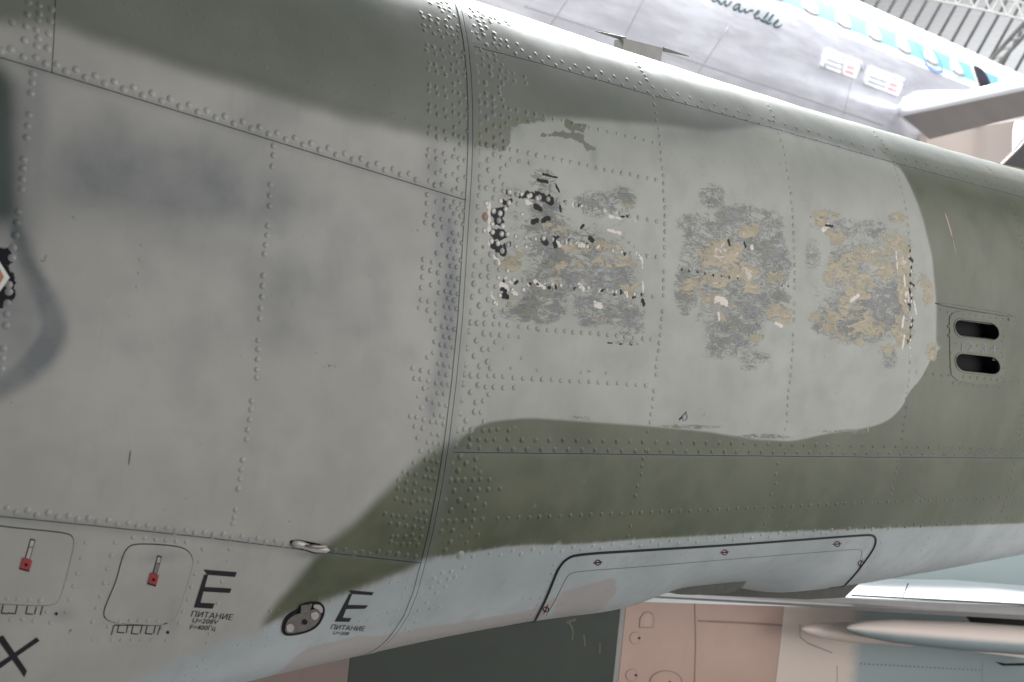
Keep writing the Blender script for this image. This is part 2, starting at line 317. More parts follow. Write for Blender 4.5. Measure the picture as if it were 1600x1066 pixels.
BLACKC = [((792,300),(798,304),2.5),((806,304),(812,306),3),((823,304),(838,308),4),((838,304),(862,316),4.5),((784,314),(789,317),3),((793,318),(798,314),3),((770,332),(788,328),4),((776,338),(784,334),5),((776,346),(784,347),4.5),((784,330),(792,326),3),((769,364),(786,364),4.5),((772,369),(780,371),3.5),((782,372),(790,368),3),((771,383),(787,394),5),((788,384),(796,382),3),((836,322),(845,327),3),((832,347),(840,344),3),((848,345),(858,341),3),((865,372),(868,384),3.5),((849,376),(854,380),4),((921,372),(926,376),3),((1004,470),(1006,476),3),((786,462),(792,464),3.5),((784,452),(790,455),2.5),
 ((848,272),(870,278),1.5),((840,282),(855,284),2),((868,288),(874,300),1.5),((858,306),(864,312),2),((875,322),(876,330),2),((908,356),(912,352),2),((950,536),(956,537),1.2),((968,537),(972,538),1.0),((984,537),(988,540),1.2),((1065,421),(1066,422),1.6),((1076,423),(1077,424),1.6),((1089,425),(1090,426),1.7),((1101,427),(1102,428),1.5),((1114,430),(1115,431),2),((1127,431),(1128,432),1.5),((1139,433),(1140,434),1.6),((1152,435),(1153,436),1.5),((1221,446),(1222,447),1.6),((1231,447),(1232,448),1.6),
 ((1290,352),(1302,354),1.6),((1420,386),(1422,392),3),((1421,402),(1426,408),3),((1424,418),(1422,430),3),((1422,442),(1426,446),2.5),((1421,452),(1424,464),3),((1422,476),(1422,484),2.5),((1426,500),(1422,512),2.5),((1423,524),(1421,532),2.5),
 ((1138,376),(1140,382),2.5),((1163,380),(1165,386),2.5),((1062,655),(1072,645),1.5),((-20,395),(8,402),7),((2,420),(14,440),6),((-10,470),(12,460),7)]
RUSTC = [((757,338),(758,340),4.5),((754,386),(755,387),2),((1482,340),(1486,366),1.6),((1530,268),(1600,284),1.2)]
for row_ in (PX('790,300 862,314'), PX('883,317 1012,343'), PX('850,372 1012,400'), PX('786,440 1008,462'), PX('770,330 776,395'), PX('1421,388 1422,545')):
    (xa, ya), (xb, yb) = row_; kk = int(math.hypot(xb-xa, yb-ya)/6.5)
    for j_ in range(kk+1):
        if rng.random() < .5:
            f_ = j_/max(1, kk); x_ = xa+(xb-xa)*f_+rng.normal(0, 2.2); y_ = ya+(yb-ya)*f_+rng.normal(0, 2.6); a_ = rng.uniform(0, 3.14); l_ = rng.uniform(.5, 3)
            (BLACKC if rng.random() < .62 else WHITEC).append(((x_-l_*math.cos(a_), y_-l_*math.sin(a_)), (x_+l_*math.cos(a_), y_+l_*math.sin(a_)), rng.uniform(1.2, 2.3)))
_F = {}
def prep():
    for i, (n, poly, wd) in enumerate(COATS): _F['c%d' % i] = JET.uv(smoothpts(dens(poly, 60), closed=True, it=2))
    for i, p in enumerate(PRIMER): _F['p%d' % i] = JET.uv(dens(p, 20))
    for i, p in enumerate(POLYSMEAR): _F['s%d' % i] = JET.uv(smoothpts(dens(p[0], 40), closed=True, it=1))
    for i, p in enumerate(CHIP): _F['h%d' % i] = JET.uv(dens(p, 20))
    for nm, L in (('SMEAR', SMEAR), ('TAN', TAN), ('SCUFF', SCUFF)):
        c = np.array([q[:2] for q in L], float); rx = np.array([q[2] for q in L]); ry = np.array([q[3] for q in L])
        C = JET.uv(c); A = JET.uv(c+np.c_[rx, 0*rx])-JET.uv(c-np.c_[rx, 0*rx]); B = JET.uv(c+np.c_[0*ry, ry])-JET.uv(c-np.c_[0*ry, ry])
        _F[nm] = [(C[i], np.linalg.inv(np.array([A[i]/2, B[i]/2]).T), L[i][4]) for i in range(len(L))]
    for nm, L in (('W', WHITEC), ('B', BLACKC), ('R', RUSTC)):
        a = JET.uv([q[0] for q in L]); b = JET.uv([q[1] for q in L]); r = np.array([q[2] for q in L])*.0017
        _F[nm] = list(zip(a, b, r))
prep()
def fields(U):                           # U: (X, V) metres on the skin -> three RGBA coat fields
    n = len(U); A = np.zeros((n, 4)); B = np.zeros((n, 4)); Cc = np.zeros((n, 4)); ch = {'olive': 0, 'dkg': 1, 'blue': 2, 'gg': 3}
    def near(lo, hi): return np.where((U[:, 0] > lo[0]) & (U[:, 0] < hi[0]) & (U[:, 1] > lo[1]) & (U[:, 1] < hi[1]))[0]
    for i, (nm, _, wd) in enumerate(COATS):
        q = _F['c%d' % i]; lo, hi = q.min(0)-wd, q.max(0)+wd; k = near(lo, hi)
        if len(k): A[k, ch[nm]] = np.maximum(A[k, ch[nm]], WT.get(i, 1.0)*sstep(sdf(U[k], q), -wd, wd))
    for i, (_, wd, wt) in enumerate(POLYSMEAR):
        q = _F['s%d' % i]; k = near(q.min(0)-wd, q.max(0)+wd)
        if len(k): Cc[k, 0] = np.maximum(Cc[k, 0], wt*sstep(sdf(U[k], q), -wd, wd))
    for key, L, j, wd in (('p', PRIMER, 1, .03), ('h', CHIP, 2, .009)):
        for i in range(len(L)):
            q = _F['%s%d' % (key, i)]; k = near(q.min(0)-wd, q.max(0)+wd)
            if len(k): Cc[k, j] = np.maximum(Cc[k, j], sstep(sdf(U[k], q), -wd, wd))
    for nm, T, j in (('SMEAR', Cc, 0), ('TAN', B, 0), ('SCUFF', B, 1)):
        for c, Mi, wt in _F[nm]:
            r = np.abs(np.linalg.inv(Mi)).sum(1)*2.2; k = near(c-r, c+r)
            if len(k):
                d = np.linalg.norm((U[k]-c) @ Mi.T, axis=1)
                f = np.exp(-d*d*1.1) if nm == 'SMEAR' else 1-sstep(d, .55, 1.35)
                T[k, j] = 1-(1-T[k, j])*(1-wt*f) if nm != 'TAN' else np.maximum(T[k, j], wt*f)
    for nm, T, j in (('W', B, 2), ('B', B, 3), ('R', Cc, 3)):
        for a, b, r in _F[nm]:
            k = near(np.minimum(a, b)-3*r, np.maximum(a, b)+3*r)
            if len(k):
                e = b-a; q = U[k]-a; h = np.clip((q @ e)/(e @ e+1e-12), 0, 1); d = np.linalg.norm(q-h[:, None]*e, axis=1)
                T[k, j] = np.maximum(T[k, j], 1-sstep(d, .3*r, 1.7*r))
    tt = U[:, 1]/JET.L; fwd = U[:, 0] < XJ(tt)     # grime gathered along the joints
    gr = np.zeros(n)
    for f, m in ((sA, fwd), (sB, fwd), (sC, ~fwd), (sD, ~fwd)): gr = np.maximum(gr, m*np.exp(-((U[:, 1]-f(U[:, 0])*JET.L)/.007)**2)*.42)
    gr = np.maximum(gr, np.exp(-((U[:, 0]-XJ(tt)-.003)/.016)**2)*.38)
    Cc[:, 0] = 1-(1-Cc[:, 0])*(1-gr)
    return A, B, Cc
def paint(me, U, over=None):
    A, B, Cc = fields(U)
    if over: over(A, B, Cc)
    setcol(me, 'coat_a', A); setcol(me, 'coat_b', B); setcol(me, 'coat_c', Cc)

# ------------------------------------------------------------------ builders on a body
def seam(s, pts): q = s.inv(dens(pts, 40, False)); o = np.argsort(q[:, 0]); return lambda X: np.interp(X, q[o, 0], q[o, 1])
def seam_l(s, pts, ext=True):            # a seam with straight extrapolation beyond its ends
    q = s.inv(dens(pts, 40, False)); o = np.argsort(q[:, 0]); q = q[o]
    k0 = (q[3, 1]-q[0, 1])/(q[3, 0]-q[0, 0]); k1 = (q[-1, 1]-q[-4, 1])/(q[-1, 0]-q[-4, 0])
    q = np.vstack([[q[0, 0]-2, q[0, 1]-2*k0], q, [q[-1, 0]+2, q[-1, 1]+2*k1]])
    return lambda X: np.interp(X, q[:, 0], q[:, 1])
def coons(s, XL, XR, TL, TH, nx, nt):
    a = np.linspace(0, 1, nx+1)[:, None]; b = np.linspace(0, 1, nt+1)[None]
    X = (XL(0)*(1-a)+XR(0)*a)+0*b; T = X*0
    for _ in range(6):
        T = TL(X)*(1-b)+TH(X)*b; X = XL(T)*(1-a)+XR(T)*a
    return X, T
def panel(name, s, XL, XR, TL, TH, step, off, mat, parent, holes=(), skirt=.004, do_paint=True, wob=0):
    X0, T0 = coons(s, XL, XR, TL, TH, 2, 2)
    nx = max(2, int((X0[-1].mean()-X0[0].mean())/step)); nt = max(2, int(abs(T0[:, -1].mean()-T0[:, 0].mean())*s.L/step))
    X, T = coons(s, XL, XR, TL, TH, nx, nt)
    P = s.P(X, T); N = s.N(X, T)
    V = P+N*off
    idx = np.arange((nx+1)*(nt+1)).reshape(nx+1, nt+1)
    F4 = np.stack([idx[:-1, :-1], idx[1:, :-1], idx[1:, 1:], idx[:-1, 1:]], -1).reshape(-1, 4)
    U = np.stack([X, T*s.L], -1).reshape(-1, 2)
    if holes:
        cen = U[F4].mean(1); keep = np.ones(len(F4), bool)
        for h in holes: keep &= sdf(cen, h) < 0
        F4 = F4[keep]
    ring = np.r_[idx[:, 0], idx[-1, 1:], idx[-2::-1, -1], idx[0, -2:0:-1]]
    Vf = V.reshape(-1, 3); Nf = N.reshape(-1, 3); n0 = len(Vf)
    top = Vf[ring]; bot = Vf[ring]-Nf[ring]*skirt; m = len(ring)
    i = np.arange(m); j = (i+1) % m
    FS = np.stack([n0+i, n0+m+i, n0+m+j, n0+j], -1)
    me = mesh(name, np.vstack([Vf, top, bot]), np.vstack([F4, FS]))
    if do_paint: paint(me, np.vstack([U, U[ring], U[ring]]))
    return link(name, me, mat, parent)
def inpoly(pts, poly): return sdf(pts, poly) > 0
def patch(name, s, poly, off, thick, mat, parent, holes=(), do_paint=False, closed_round=0, step=6., grid=None, over=None):
    p = np.array(poly, float)
    if closed_round: p = smoothpts(dens(poly, closed_round), closed=True, it=2)
    p = dens(p, step); loops = [p]+[dens(np.array(h, float), 3.) for h in holes]
    uvs = [s.uv(l) for l in loops]
    vs = []; es = []; base = 0
    for u in uvs:
        k = len(u); vs += [Vector(q) for q in u]; es += [(base+i, base+(i+1) % k) for i in range(k)]; base += k
    if grid:
        lo, hi = uvs[0].min(0), uvs[0].max(0)
        gx, gy = np.meshgrid(np.arange(lo[0], hi[0], grid), np.arange(lo[1], hi[1], grid)); g = np.c_[gx.ravel(), gy.ravel()]
        k = sdf(g, uvs[0]) > grid*.4
        for h in uvs[1:]: k &= sdf(g, h) < -grid*.3
        vs += [Vector(q) for q in g[k]]
    r = delaunay_2d_cdt(vs, es, [], 0, 1e-6)
    V2 = np.array([tuple(v) for v in r[0]]); T = np.array([f for f in r[2] if len(f) == 3])
    if not len(T): print('EMPTY PATCH', name, poly[:2]); return None
    c = V2[T].mean(1); keep = inpoly(c, uvs[0])
    for h in uvs[1:]: keep &= ~inpoly(c, h)
    T = T[keep]
    P = s.P(V2[:, 0], V2[:, 1]/s.L); N = s.N(V2[:, 0], V2[:, 1]/s.L); top = P+N*off
    a = V2[T]; ar = (a[:, 1, 0]-a[:, 0, 0])*(a[:, 2, 1]-a[:, 0, 1])-(a[:, 2, 0]-a[:, 0, 0])*(a[:, 1, 1]-a[:, 0, 1])
    T[ar < 0] = T[ar < 0][:, ::-1]
    faces = [tuple(f) for f in T]; Vall = [top]; Uall = [V2]; n0 = len(V2)
    for u in uvs:
        Pb = s.P(u[:, 0], u[:, 1]/s.L); Nb = s.N(u[:, 0], u[:, 1]/s.L); k = len(u)
        Vall += [Pb+Nb*off, Pb+Nb*(off-thick)]; Uall += [u, u]
        faces += [(n0+i, n0+k+i, n0+k+(i+1) % k, n0+(i+1) % k) for i in range(k)]; n0 += 2*k
    me = mesh(name, np.vstack(Vall), faces)
    if do_paint: paint(me, np.vstack(Uall), over)
    return link(name, me, mat, parent)
def ribbon(name, s, pts, width, off, mat, parent, hgt=.0006, step=6., taper=False, rnd=True, do_paint=False):
    p = smoothpts(pts, it=2) if rnd and len(pts) > 2 else np.array(pts, float)
    p = dens(p, step, False); u = s.uv(p); d = np.gradient(u, axis=0); d /= np.linalg.norm(d, axis=1)[:, None]+1e-12
    nrm = np.c_[-d[:, 1], d[:, 0]]; k = len(u)
    wd = np.full(k, width/2)
    if taper: wd = wd*np.clip(np.sin(np.linspace(.06, np.pi-.06, k))*1.6, .1, 1)
    rows = []
    for f, h in ((-1.0, off-hgt), (-.8, off), (.8, off), (1.0, off-hgt)):
        q = u+nrm*(wd*f)[:, None]; rows.append(s.P(q[:, 0], q[:, 1]/s.L)+s.N(q[:, 0], q[:, 1]/s.L)*h)
    V = np.stack(rows, 1).reshape(-1, 3); fc = []
    for i in range(k-1):
        for j in range(3): a = i*4+j; fc.append((a, a+4, a+5, a+1))
    fc += [(0, 1, 2, 3), tuple((k-1)*4+j for j in (3, 2, 1, 0))]
    me = mesh(name, V, fc, False)
    if do_paint: paint(me, np.repeat(u, 4, 0))
    return link(name, me, mat, parent)
def rrect(p0, pu, pv, rad, n=6):         # rounded rectangle from a corner and two edge vectors (photo px)
    p0, pu, pv = map(lambda q: np.array(q, float), (p0, pu, pv)); lu, lv = np.linalg.norm(pu), np.linalg.norm(pv); out = []
    for (cu, cv, a0) in ((1-rad/lu, rad/lv, -90), (1-rad/lu, 1-rad/lv, 0), (rad/lu, 1-rad/lv, 90), (rad/lu, rad/lv, 180)):
        for k in range(n+1):
            a = math.radians(a0+90*k/n); out.append(p0+pu*(cu+rad/lu*math.cos(a))+pv*(cv+rad/lv*math.sin(a)))
    return np.array(out)
def glyphs(text, p0, pu, pv):            # text outlines laid into the frame p0 + u*pu + v*pv (photo px); u, v in letter heights
    cu = bpy.data.curves.new('txt', 'FONT'); cu.body = text; cu.size = 1.0; cu.resolution_u = 3
    o = bpy.data.objects.new('txt', cu); scene.collection.objects.link(o)
    dg = bpy.context.evaluated_depsgraph_get(); me = bpy.data.meshes.new_from_object(o.evaluated_get(dg))
    V = np.array([v.co[:2] for v in me.vertices]) if len(me.vertices) else np.zeros((0, 2)); Fc = [tuple(p.vertices) for p in me.polygons]
    bpy.data.objects.remove(o); bpy.data.curves.remove(cu); bpy.data.meshes.remove(me)
    if not len(V): return V, Fc
    V = V/.69
    return np.array(p0)+V[:, :1]*np.array(pu, float)+V[:, 1:]*np.array(pv, float), Fc
def lettering(name, s, text, p0, pu, pv, off, mat, parent):
    V, Fc = glyphs(text, p0, pu, pv)
    if not len(V): return None
    q = s.inv(V); me = mesh(name, s.P(q[:, 0], q[:, 1])+s.N(q[:, 0], q[:, 1])*off, Fc, False)
    return link(name, me, mat, parent)
def tube(name, P0, P1, r0, r1, mat, parent, n=10):
    P0, P1 = Vector(P0), Vector(P1); d = (P1-P0).normalized(); u = d.orthogonal().normalized(); v = d.cross(u)
    V = []; 
    for P, r in ((P0, r0), (P1, r1)):
        V += [P+u*math.cos(2*math.pi*k/n)*r+v*math.sin(2*math.pi*k/n)*r for k in range(n)]
    Fc = [(k, (k+1) % n, n+(k+1) % n, n+k) for k in range(n)]+[tuple(range(n))[::-1], tuple(range(n, 2*n))]
    return link(name, mesh(name, [tuple(q) for q in V], Fc, False), mat, parent)
def prism(name, A, B, mat, parent, smooth=False):   # two matching outlines joined
    A = np.array(A); B = np.array(B); n = len(A)
    Fc = [tuple(range(n)), tuple(range(2*n-1, n-1, -1))]+[(i, n+i, n+(i+1) % n, (i+1) % n) for i in range(n)]
    me = mesh(name, np.vstack([A, B]), Fc, smooth); 
    import bmesh
    bm = bmesh.new(); bm.from_mesh(me); bmesh.ops.recalc_face_normals(bm, faces=bm.faces[:]); bm.to_mesh(me); bm.free()
    return link(name, me, mat, parent)
def lathe(name, axis0, axis1, prof, mat, parent, n=28, squash=1.0):
    P0, P1 = Vector(axis0), Vector(axis1); d = P1-P0; L = d.length; d.normalize(); v = Vector((0, 0, 1)); u = d.cross(v).normalized(); v = u.cross(d)
    V = []
    for (k, r) in prof: V += [tuple(P0+d*L*k+u*math.cos(2*math.pi*j/n)*r+v*math.sin(2*math.pi*j/n)*r*squash) for j in range(n)]
    Fc = [(i*n+j, i*n+(j+1) % n, (i+1)*n+(j+1) % n, (i+1)*n+j) for i in range(len(prof)-1) for j in range(n)]
    return link(name, mesh(name, V, Fc, True), mat, parent)

#================================================================== SETTING
def quad_grid(name, o, a, b, mat, kind='structure'):
    o, a, b = map(np.array, (o, a, b)); me = mesh(name, [o, o+a, o+a+b, o+b], [(0, 1, 2, 3)], False)
    return tag(link(name, me, mat), kind=kind)
M_FLOOR = simple('hall_floor_concrete', (.25, .245, .24), .6, 0, .2, 3)
M_WALL = simple('hall_wall_plaster', (.55, .47, .43), .8, 0, .05, 1.2)
M_TRUSS = simple('truss_paint', (.62, .62, .60), .6, 0, .1, 8)
tag(quad_grid('floor', (-12, -12, -.55), (80, 0, 0), (0, 50, 0), M_FLOOR), 'grey concrete hall floor under the aircraft')
tag(quad_grid('wall', (10, 24, -.55), (50, 0, 0), (0, 0, 8), M_WALL), 'pale pinkish hall wall far behind the aircraft')

def partition():
    a = [at_y(p, 8.92) for p in ((1448, 212), (1720, 165), (1720, 420), (1448, 420))]
    o = prism('partition_wall', a, [q+np.array((0, .12, 0)) for q in a], M_WALL, None); tag(o, 'pinkish wall panel under the airliner wing', kind='structure')
partition()
def build_roof():
    t = NT('roof_sheet_translucent', .6)
    wv = t.n.new('ShaderNodeTexNoise'); n = t.noise(.6, detail=4)
    rc = t.mix(n, (.62, .63, .63), (.80, .81, .81)); t.col(rc)
    tr_ = t.n.new('ShaderNodeBsdfTranslucent'); t.l.new(rc, tr_.inputs[0]); ms = t.n.new('ShaderNodeMixShader'); ms.inputs[0].default_value = .6
    t.l.new(t.b.outputs[0], ms.inputs[1]); t.l.new(tr_.outputs[0], ms.inputs[2]); t.l.new(ms.outputs[0], t.n['Material Output'].inputs[0])
    rc_ = at_depth((1510, 60), 26); nv = CAM-rc_; up_ = np.array((0, 0, 1.0))
    area('daylight_over_roof', tuple(rc_-nv/np.linalg.norm(nv)*6+up_*6), tuple(rc_), 16, 16, 2000, (.97, .98, 1.0))
    root = empty('hall_roof', tuple(at_depth((1500, 60), 26)), 'pale ribbed sheet roof of the hall with dark purlins', 'roof'); del root['category']; root['kind'] = 'structure'
    def rp(x, y, up=0.0):                # point of the sloping roof plane
        s = 26+(y-0)*.045+(x-1500)*.006; return at_depth((x, y), s-up)
    # bays between purlins, each sheet with its ribs
    x0 = 1290; k = 0
    M_PUR = simple('purlin_grey', (.60, .605, .605), .7, 0, .2, 2)
    while x0 < 1760:
        wd = 25
        def q(x, y, up=0): return rp(x+(y-60)*-.56, y, up)
        rows = []
        ys = np.linspace(-110, 230, 90)
        V = []; 
        for i, y in enumerate(ys):
            up = .05 if i % 2 else 0.0
            V += [q(x0+2, y, up), q(x0+wd-2, y, up)]
        Fc = [(2*i, 2*i+1, 2*i+3, 2*i+2) for i in range(len(ys)-1)]
        link('roof_sheet', mesh('roof_sheet', V, Fc, False), t.m, root)
        a = [q(x0+wd-2.8, -110, .0), q(x0+wd+2.8, -110, .0), q(x0+wd+2.8, 230, .0), q(x0+wd-2.8, 230, .0)]
        b = [q(x0+wd-2.8, -110, .10), q(x0+wd+2.8, -110, .10), q(x0+wd+2.8, 230, .10), q(x0+wd-2.8, 230, .10)]
        prism('purlin', a, b, M_PUR, root); x0 += wd; k += 1
    # lattice trusses
    tr = empty('roof_truss', tuple(at_depth((1560, 20), 22)), 'pale steel lattice truss below the roof sheets at upper right', 'truss')
    s = 22.0
    def tp(x, y): return tuple(at_depth((x, y), s))
    def chord(f): 
        for i in range(6): tube('chord', tp(1440+45*i, f(1440+45*i)), tp(1485+45*i, f(1485+45*i)), .030, .030, M_TRUSS, tr, 6)
    lo = lambda x: 4+(x-1480)*.19+ (x-1480)**2*.0003; hi = lambda x: lo(x)-26
    chord(lo); chord(hi)
    for i in range(9):
        x = 1470+26*i; tube('brace', tp(x, lo(x)), tp(x+14, hi(x+14)), .02, .02, M_TRUSS, tr, 5); tube('brace', tp(x+14, hi(x+14)), tp(x+26, lo(x+26)), .02, .02, M_TRUSS, tr, 5)
    t2 = empty('roof_truss', tuple(at_depth((1570, 80), 23)), 'second lattice truss running down to the right roof corner', 'truss')
    s = 23.0
    for (a, b) in (((1535, 108), (1615, 20)), ((1552, 108), (1630, 24))): tube('chord', tp(*a), tp(*b), .05, .05, M_GREYP, t2, 6)
    for i in range(6):
        u = i/6; tube('brace', tp(1535+80*u, 108-88*u), tp(1552+78*(u+.09), 108-84*(u+.09)), .03, .03, M_TRUSS, t2, 5)
build_roof()

#================================================================== AIRLINER BEHIND
AIR = Surf(9.0, 1.6, 5.354, lambda X: np.full_like(np.asarray(X, float), 1.6), lambda X: np.full_like(np.asarray(X, float), 1.6), 2, 2, 1.6*math.pi/2, (3.5, 30), (-.6, .62))
def deg(d): return d/90.0
def build_airliner():
    root = empty('airliner', (12, 10.6, 3.7), 'silver and white airliner with blue window stripe behind the camouflaged jet', 'airliner')
    t = NT('polished_aluminium', .34, .45)
    n = t.noise(.9, detail=4); n2 = t.noise(1, (2.2, .3, 12), 3)
    t.col(t.mix(t.ramp(t.math('MULTIPLY', n, n2), .12, .38), (.60, .595, .655), (.74, .74, .80)))
    t.put(t.b.inputs['Roughness'], t.math('ADD', .25, t.math('MULTIPLY', n2, .25)))
    white = simple('white_gloss_paint', (.82, .82, .82), .35, 0, .03, 3)
    blue = simple('sky_blue_stripe_paint', (.17, .41, .66), .4, 0, .06, 2)
    c = lambda v: (lambda q: np.full_like(np.asarray(q, float), v))
    XL, XR = c(3.0), c(32.0)
    bands = [('belly_skin', -90, 17.2, t.m), ('pinstripe', 19.3, 20.0, blue), ('cabin_side_skin', 20.06, 21.9, white), ('lower_white_band', 17.26, 19.24, white), ('window_stripe', 21.96, 34.4, blue), ('crown_skin', 34.46, 90, white)]
    for nm, a, b, m in bands: panel(nm, AIR, XL, XR, c(deg(a)), c(deg(b)), .12 if b-a > 5 else .2, 0, m, root, do_paint=False, wob=0, skirt=.02)
    # windows: rounded triangles
    M_FR = simple('window_frame_paint', (.30, .29, .31), .4, 0, .03, 5); M_WIN = simple('window_pane', (.52, .49, .48), .12, 0, .1, 4); M_HOLE = simple('dark_cabin_opening', (.015, .015, .025), .6)
    M_SEAL = simple('exit_seal_blue', (.12, .22, .50), .5)
    base = PX('1266,10 1314,30 1362,50 1407,70 1451,88 1491,106 1528,122 1569,138')
    xs = AIR.inv(base)[:, 0]; pitch = (xs[-1]-xs[0])/7
    tri = [(-.16, -.24), (0, -.28), (.16, -.24), (.185, -.12), (.13, .08), (.05, .25), (0, .28), (-.05, .25), (-.13, .08), (-.185, -.12)]
    def outline(x, sc, sx=1.0): return [(x+a*sc*sx+b*.12, deg(28.0)*AIR.L+b*sc*.66) for a, b in tri]
    def flat(name, uv, off, thick, mat, par):
        u = smoothpts(uv, closed=True, it=2); P = AIR.P(u[:, 0], u[:, 1]/AIR.L); N = AIR.N(u[:, 0], u[:, 1]/AIR.L); k = len(u)
        ce = (P+N*off).mean(0); V = np.vstack([P+N*off, P+N*(off-thick), [ce]])
        Fc = [(i, (i+1) % k, 2*k) for i in range(k)]+[(i, k+i, k+(i+1) % k, (i+1) % k) for i in range(k)]
        return link(name, mesh(name, V, Fc, False), mat, par)
    for i in range(-2, 12):
        x = xs[0]+pitch*i
        if i == 6:
            hu = [(x-.19, .92), (x+.05, .96), (x+.22, .90), (x+.22, .50), (x+.05, .40), (x-.19, .46)]
            fr = flat('emergency_exit_frame', [(x-.21+0, .96), (x+.08, 1.0), (x+.25, .92), (x+.25, .50), (x+.06, .38), (x-.21, .44)], .02, .02, M_PALE, root)
            flat('opening', hu, .026, .01, M_HOLE, fr); continue
        fr = flat('window', outline(x, 1.0, .95), .015, .02, M_FR, root)
        flat('pane', outline(x, .90, .93), .020, .006, M_WIN, fr)
        if i == 4:
            q = [(x-.24, 1.05), (x-.25, .75), (x-.24, .58), (x-.14, .50), (x+.14, .50), (x+.25, .58), (x+.26, .75), (x+.27, 1.05)]
            u = np.array(q); pp = project(AIR.P(u[:, 0], u[:, 1]/AIR.L)); ribbon('exit_outline', AIR, pp, .035, .012, M_SEAL, root, .004)
    # script name
    z = [PX('596,-6 604,12 620,14 640,0 648,-12 646,10 656,26 668,24'), PX('650,8 672,44 690,22 712,4 704,30 712,54 730,46 762,14'), PX('834,42 806,34 776,58 780,86 802,80 830,46 818,84 828,104 850,90'),
         PX('846,92 876,74 868,110 896,102 912,88 940,92'), PX('946,128 984,112 992,92 968,96 948,132 960,160 990,148 1010,176'), PX('1008,178 1058,126 1070,100 1046,122 1018,166 1022,188 1048,174'),
         PX('1046,196 1098,142 1112,118 1088,138 1056,182 1062,204 1090,194'), PX('1104,204 1144,184 1152,164 1126,178 1108,212 1126,232 1154,226 1178,204')]
    M_INK = simple('dark_green_script_paint', (.03, .07, .075), .45)
    for st in z: ribbon('script_letter', AIR, [(1000+a/5.333, b/5.333) for a, b in st], .026, .012, M_INK, root, .004, 2.)
    # placards
    M_PL = simple('white_placard', (.85, .85, .85), .5, 0, .02, 4); M_TX = simple('placard_grey_print', (.46, .48, .55), .5); M_TR = simple('placard_red_print', (.80, .42, .46), .5)
    u = np.array([1, .37]); v = np.array([.42, -1])
    for (c0, w_, h_, tx, red) in (((1281, 104), 53, 27, "MUSEE DE L'AIR", 0), ((1348, 131), 53, 27, 'LUCHTMUSEUM', 1)):
        c0 = np.array(c0, float); poly = [c0, c0+u*w_, c0+u*w_+v*h_, c0+v*h_]
        pl = patch('placard', AIR, poly, .025, .02, M_PL, root)
        k = 6.0; lettering('placard_text', AIR, tx, c0+u*4+v*19, u*k*(.93 if not red else 1.02), v*k*.9, .032, M_TX, pl)
        for r_, (a, b) in enumerate(((.06, .55), (.06, .58))):
            p = c0+v*(11-7*r_); patch('print_line', AIR, [p+u*w_*a, p+u*w_*b, p+u*w_*b+v*2.6, p+u*w_*a+v*2.6], .031, .004, M_TX, pl)
            patch('print_line', AIR, [p+u*w_*.66, p+u*w_*(.86+.04*r_), p+u*w_*(.86+.04*r_)+v*3.2, p+u*w_*.66+v*3.2], .031, .004, M_TR, pl)
    p = np.array((1349, 106)); patch('round_emblem', AIR, [p+u*3.2*math.cos(a)+v*4.2*math.sin(a) for a in np.linspace(0, 2*math.pi, 15)[:-1]], .015, .01, M_TX, root)
    # panel joints of the belly
    M_J = simple('skin_joint', (.50, .49, .53), .4, .45)
    for pts in ('1010,-10 975,60', '1140,40 1080,130', '1330,128 1318,180', '900,-20 860,40'): ribbon('skin_joint', AIR, PX(pts), .014, .004, M_J, root, .003, 8, rnd=False)
    ribbon('skin_joint', AIR, PX('820,10 980,62 1130,112 1290,165 1380,196'), .02, .004, M_J, root, .003, 12)
    # wing with root fairing
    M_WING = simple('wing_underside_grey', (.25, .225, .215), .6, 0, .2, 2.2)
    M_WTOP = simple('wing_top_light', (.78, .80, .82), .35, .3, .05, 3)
    Yw = 8.2
    le0, le1 = at_y((1410, 182), 9.0), at_y((1700, 118), 5.6)
    te0 = at_y((1452, 218), 8.8); te1 = le1+(te0-le0)*.62
    up = np.array((0, 0, .16))
    def out(a, b): d = b-a; return [a, b, b+up*.25, a+up*.55]
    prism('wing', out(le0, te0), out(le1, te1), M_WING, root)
    tube('leading_edge_highlight', tuple(le0+up*.45), tuple(le1+up*.45), .07, .09, M_WTOP, root, 14)  # white tube added along the leading edge, its highlight put into the colour
    a = AIR.inv([(1405, 176)])[0]
    lathe('wing_root_fairing', at_y((1392, 168), 9.1), at_y((1520, 172), 9.0), [(0, .02), (.08, .16), (.25, .25), (.6, .28), (1, .28)], M_WTOP, root)
    lathe('landing_gear_leg', at_y((1603, 190), 8.0), at_y((1600, 252), 8.0), [(0, .15), (.25, .17), (1, .16)], white, root)
build_airliner()

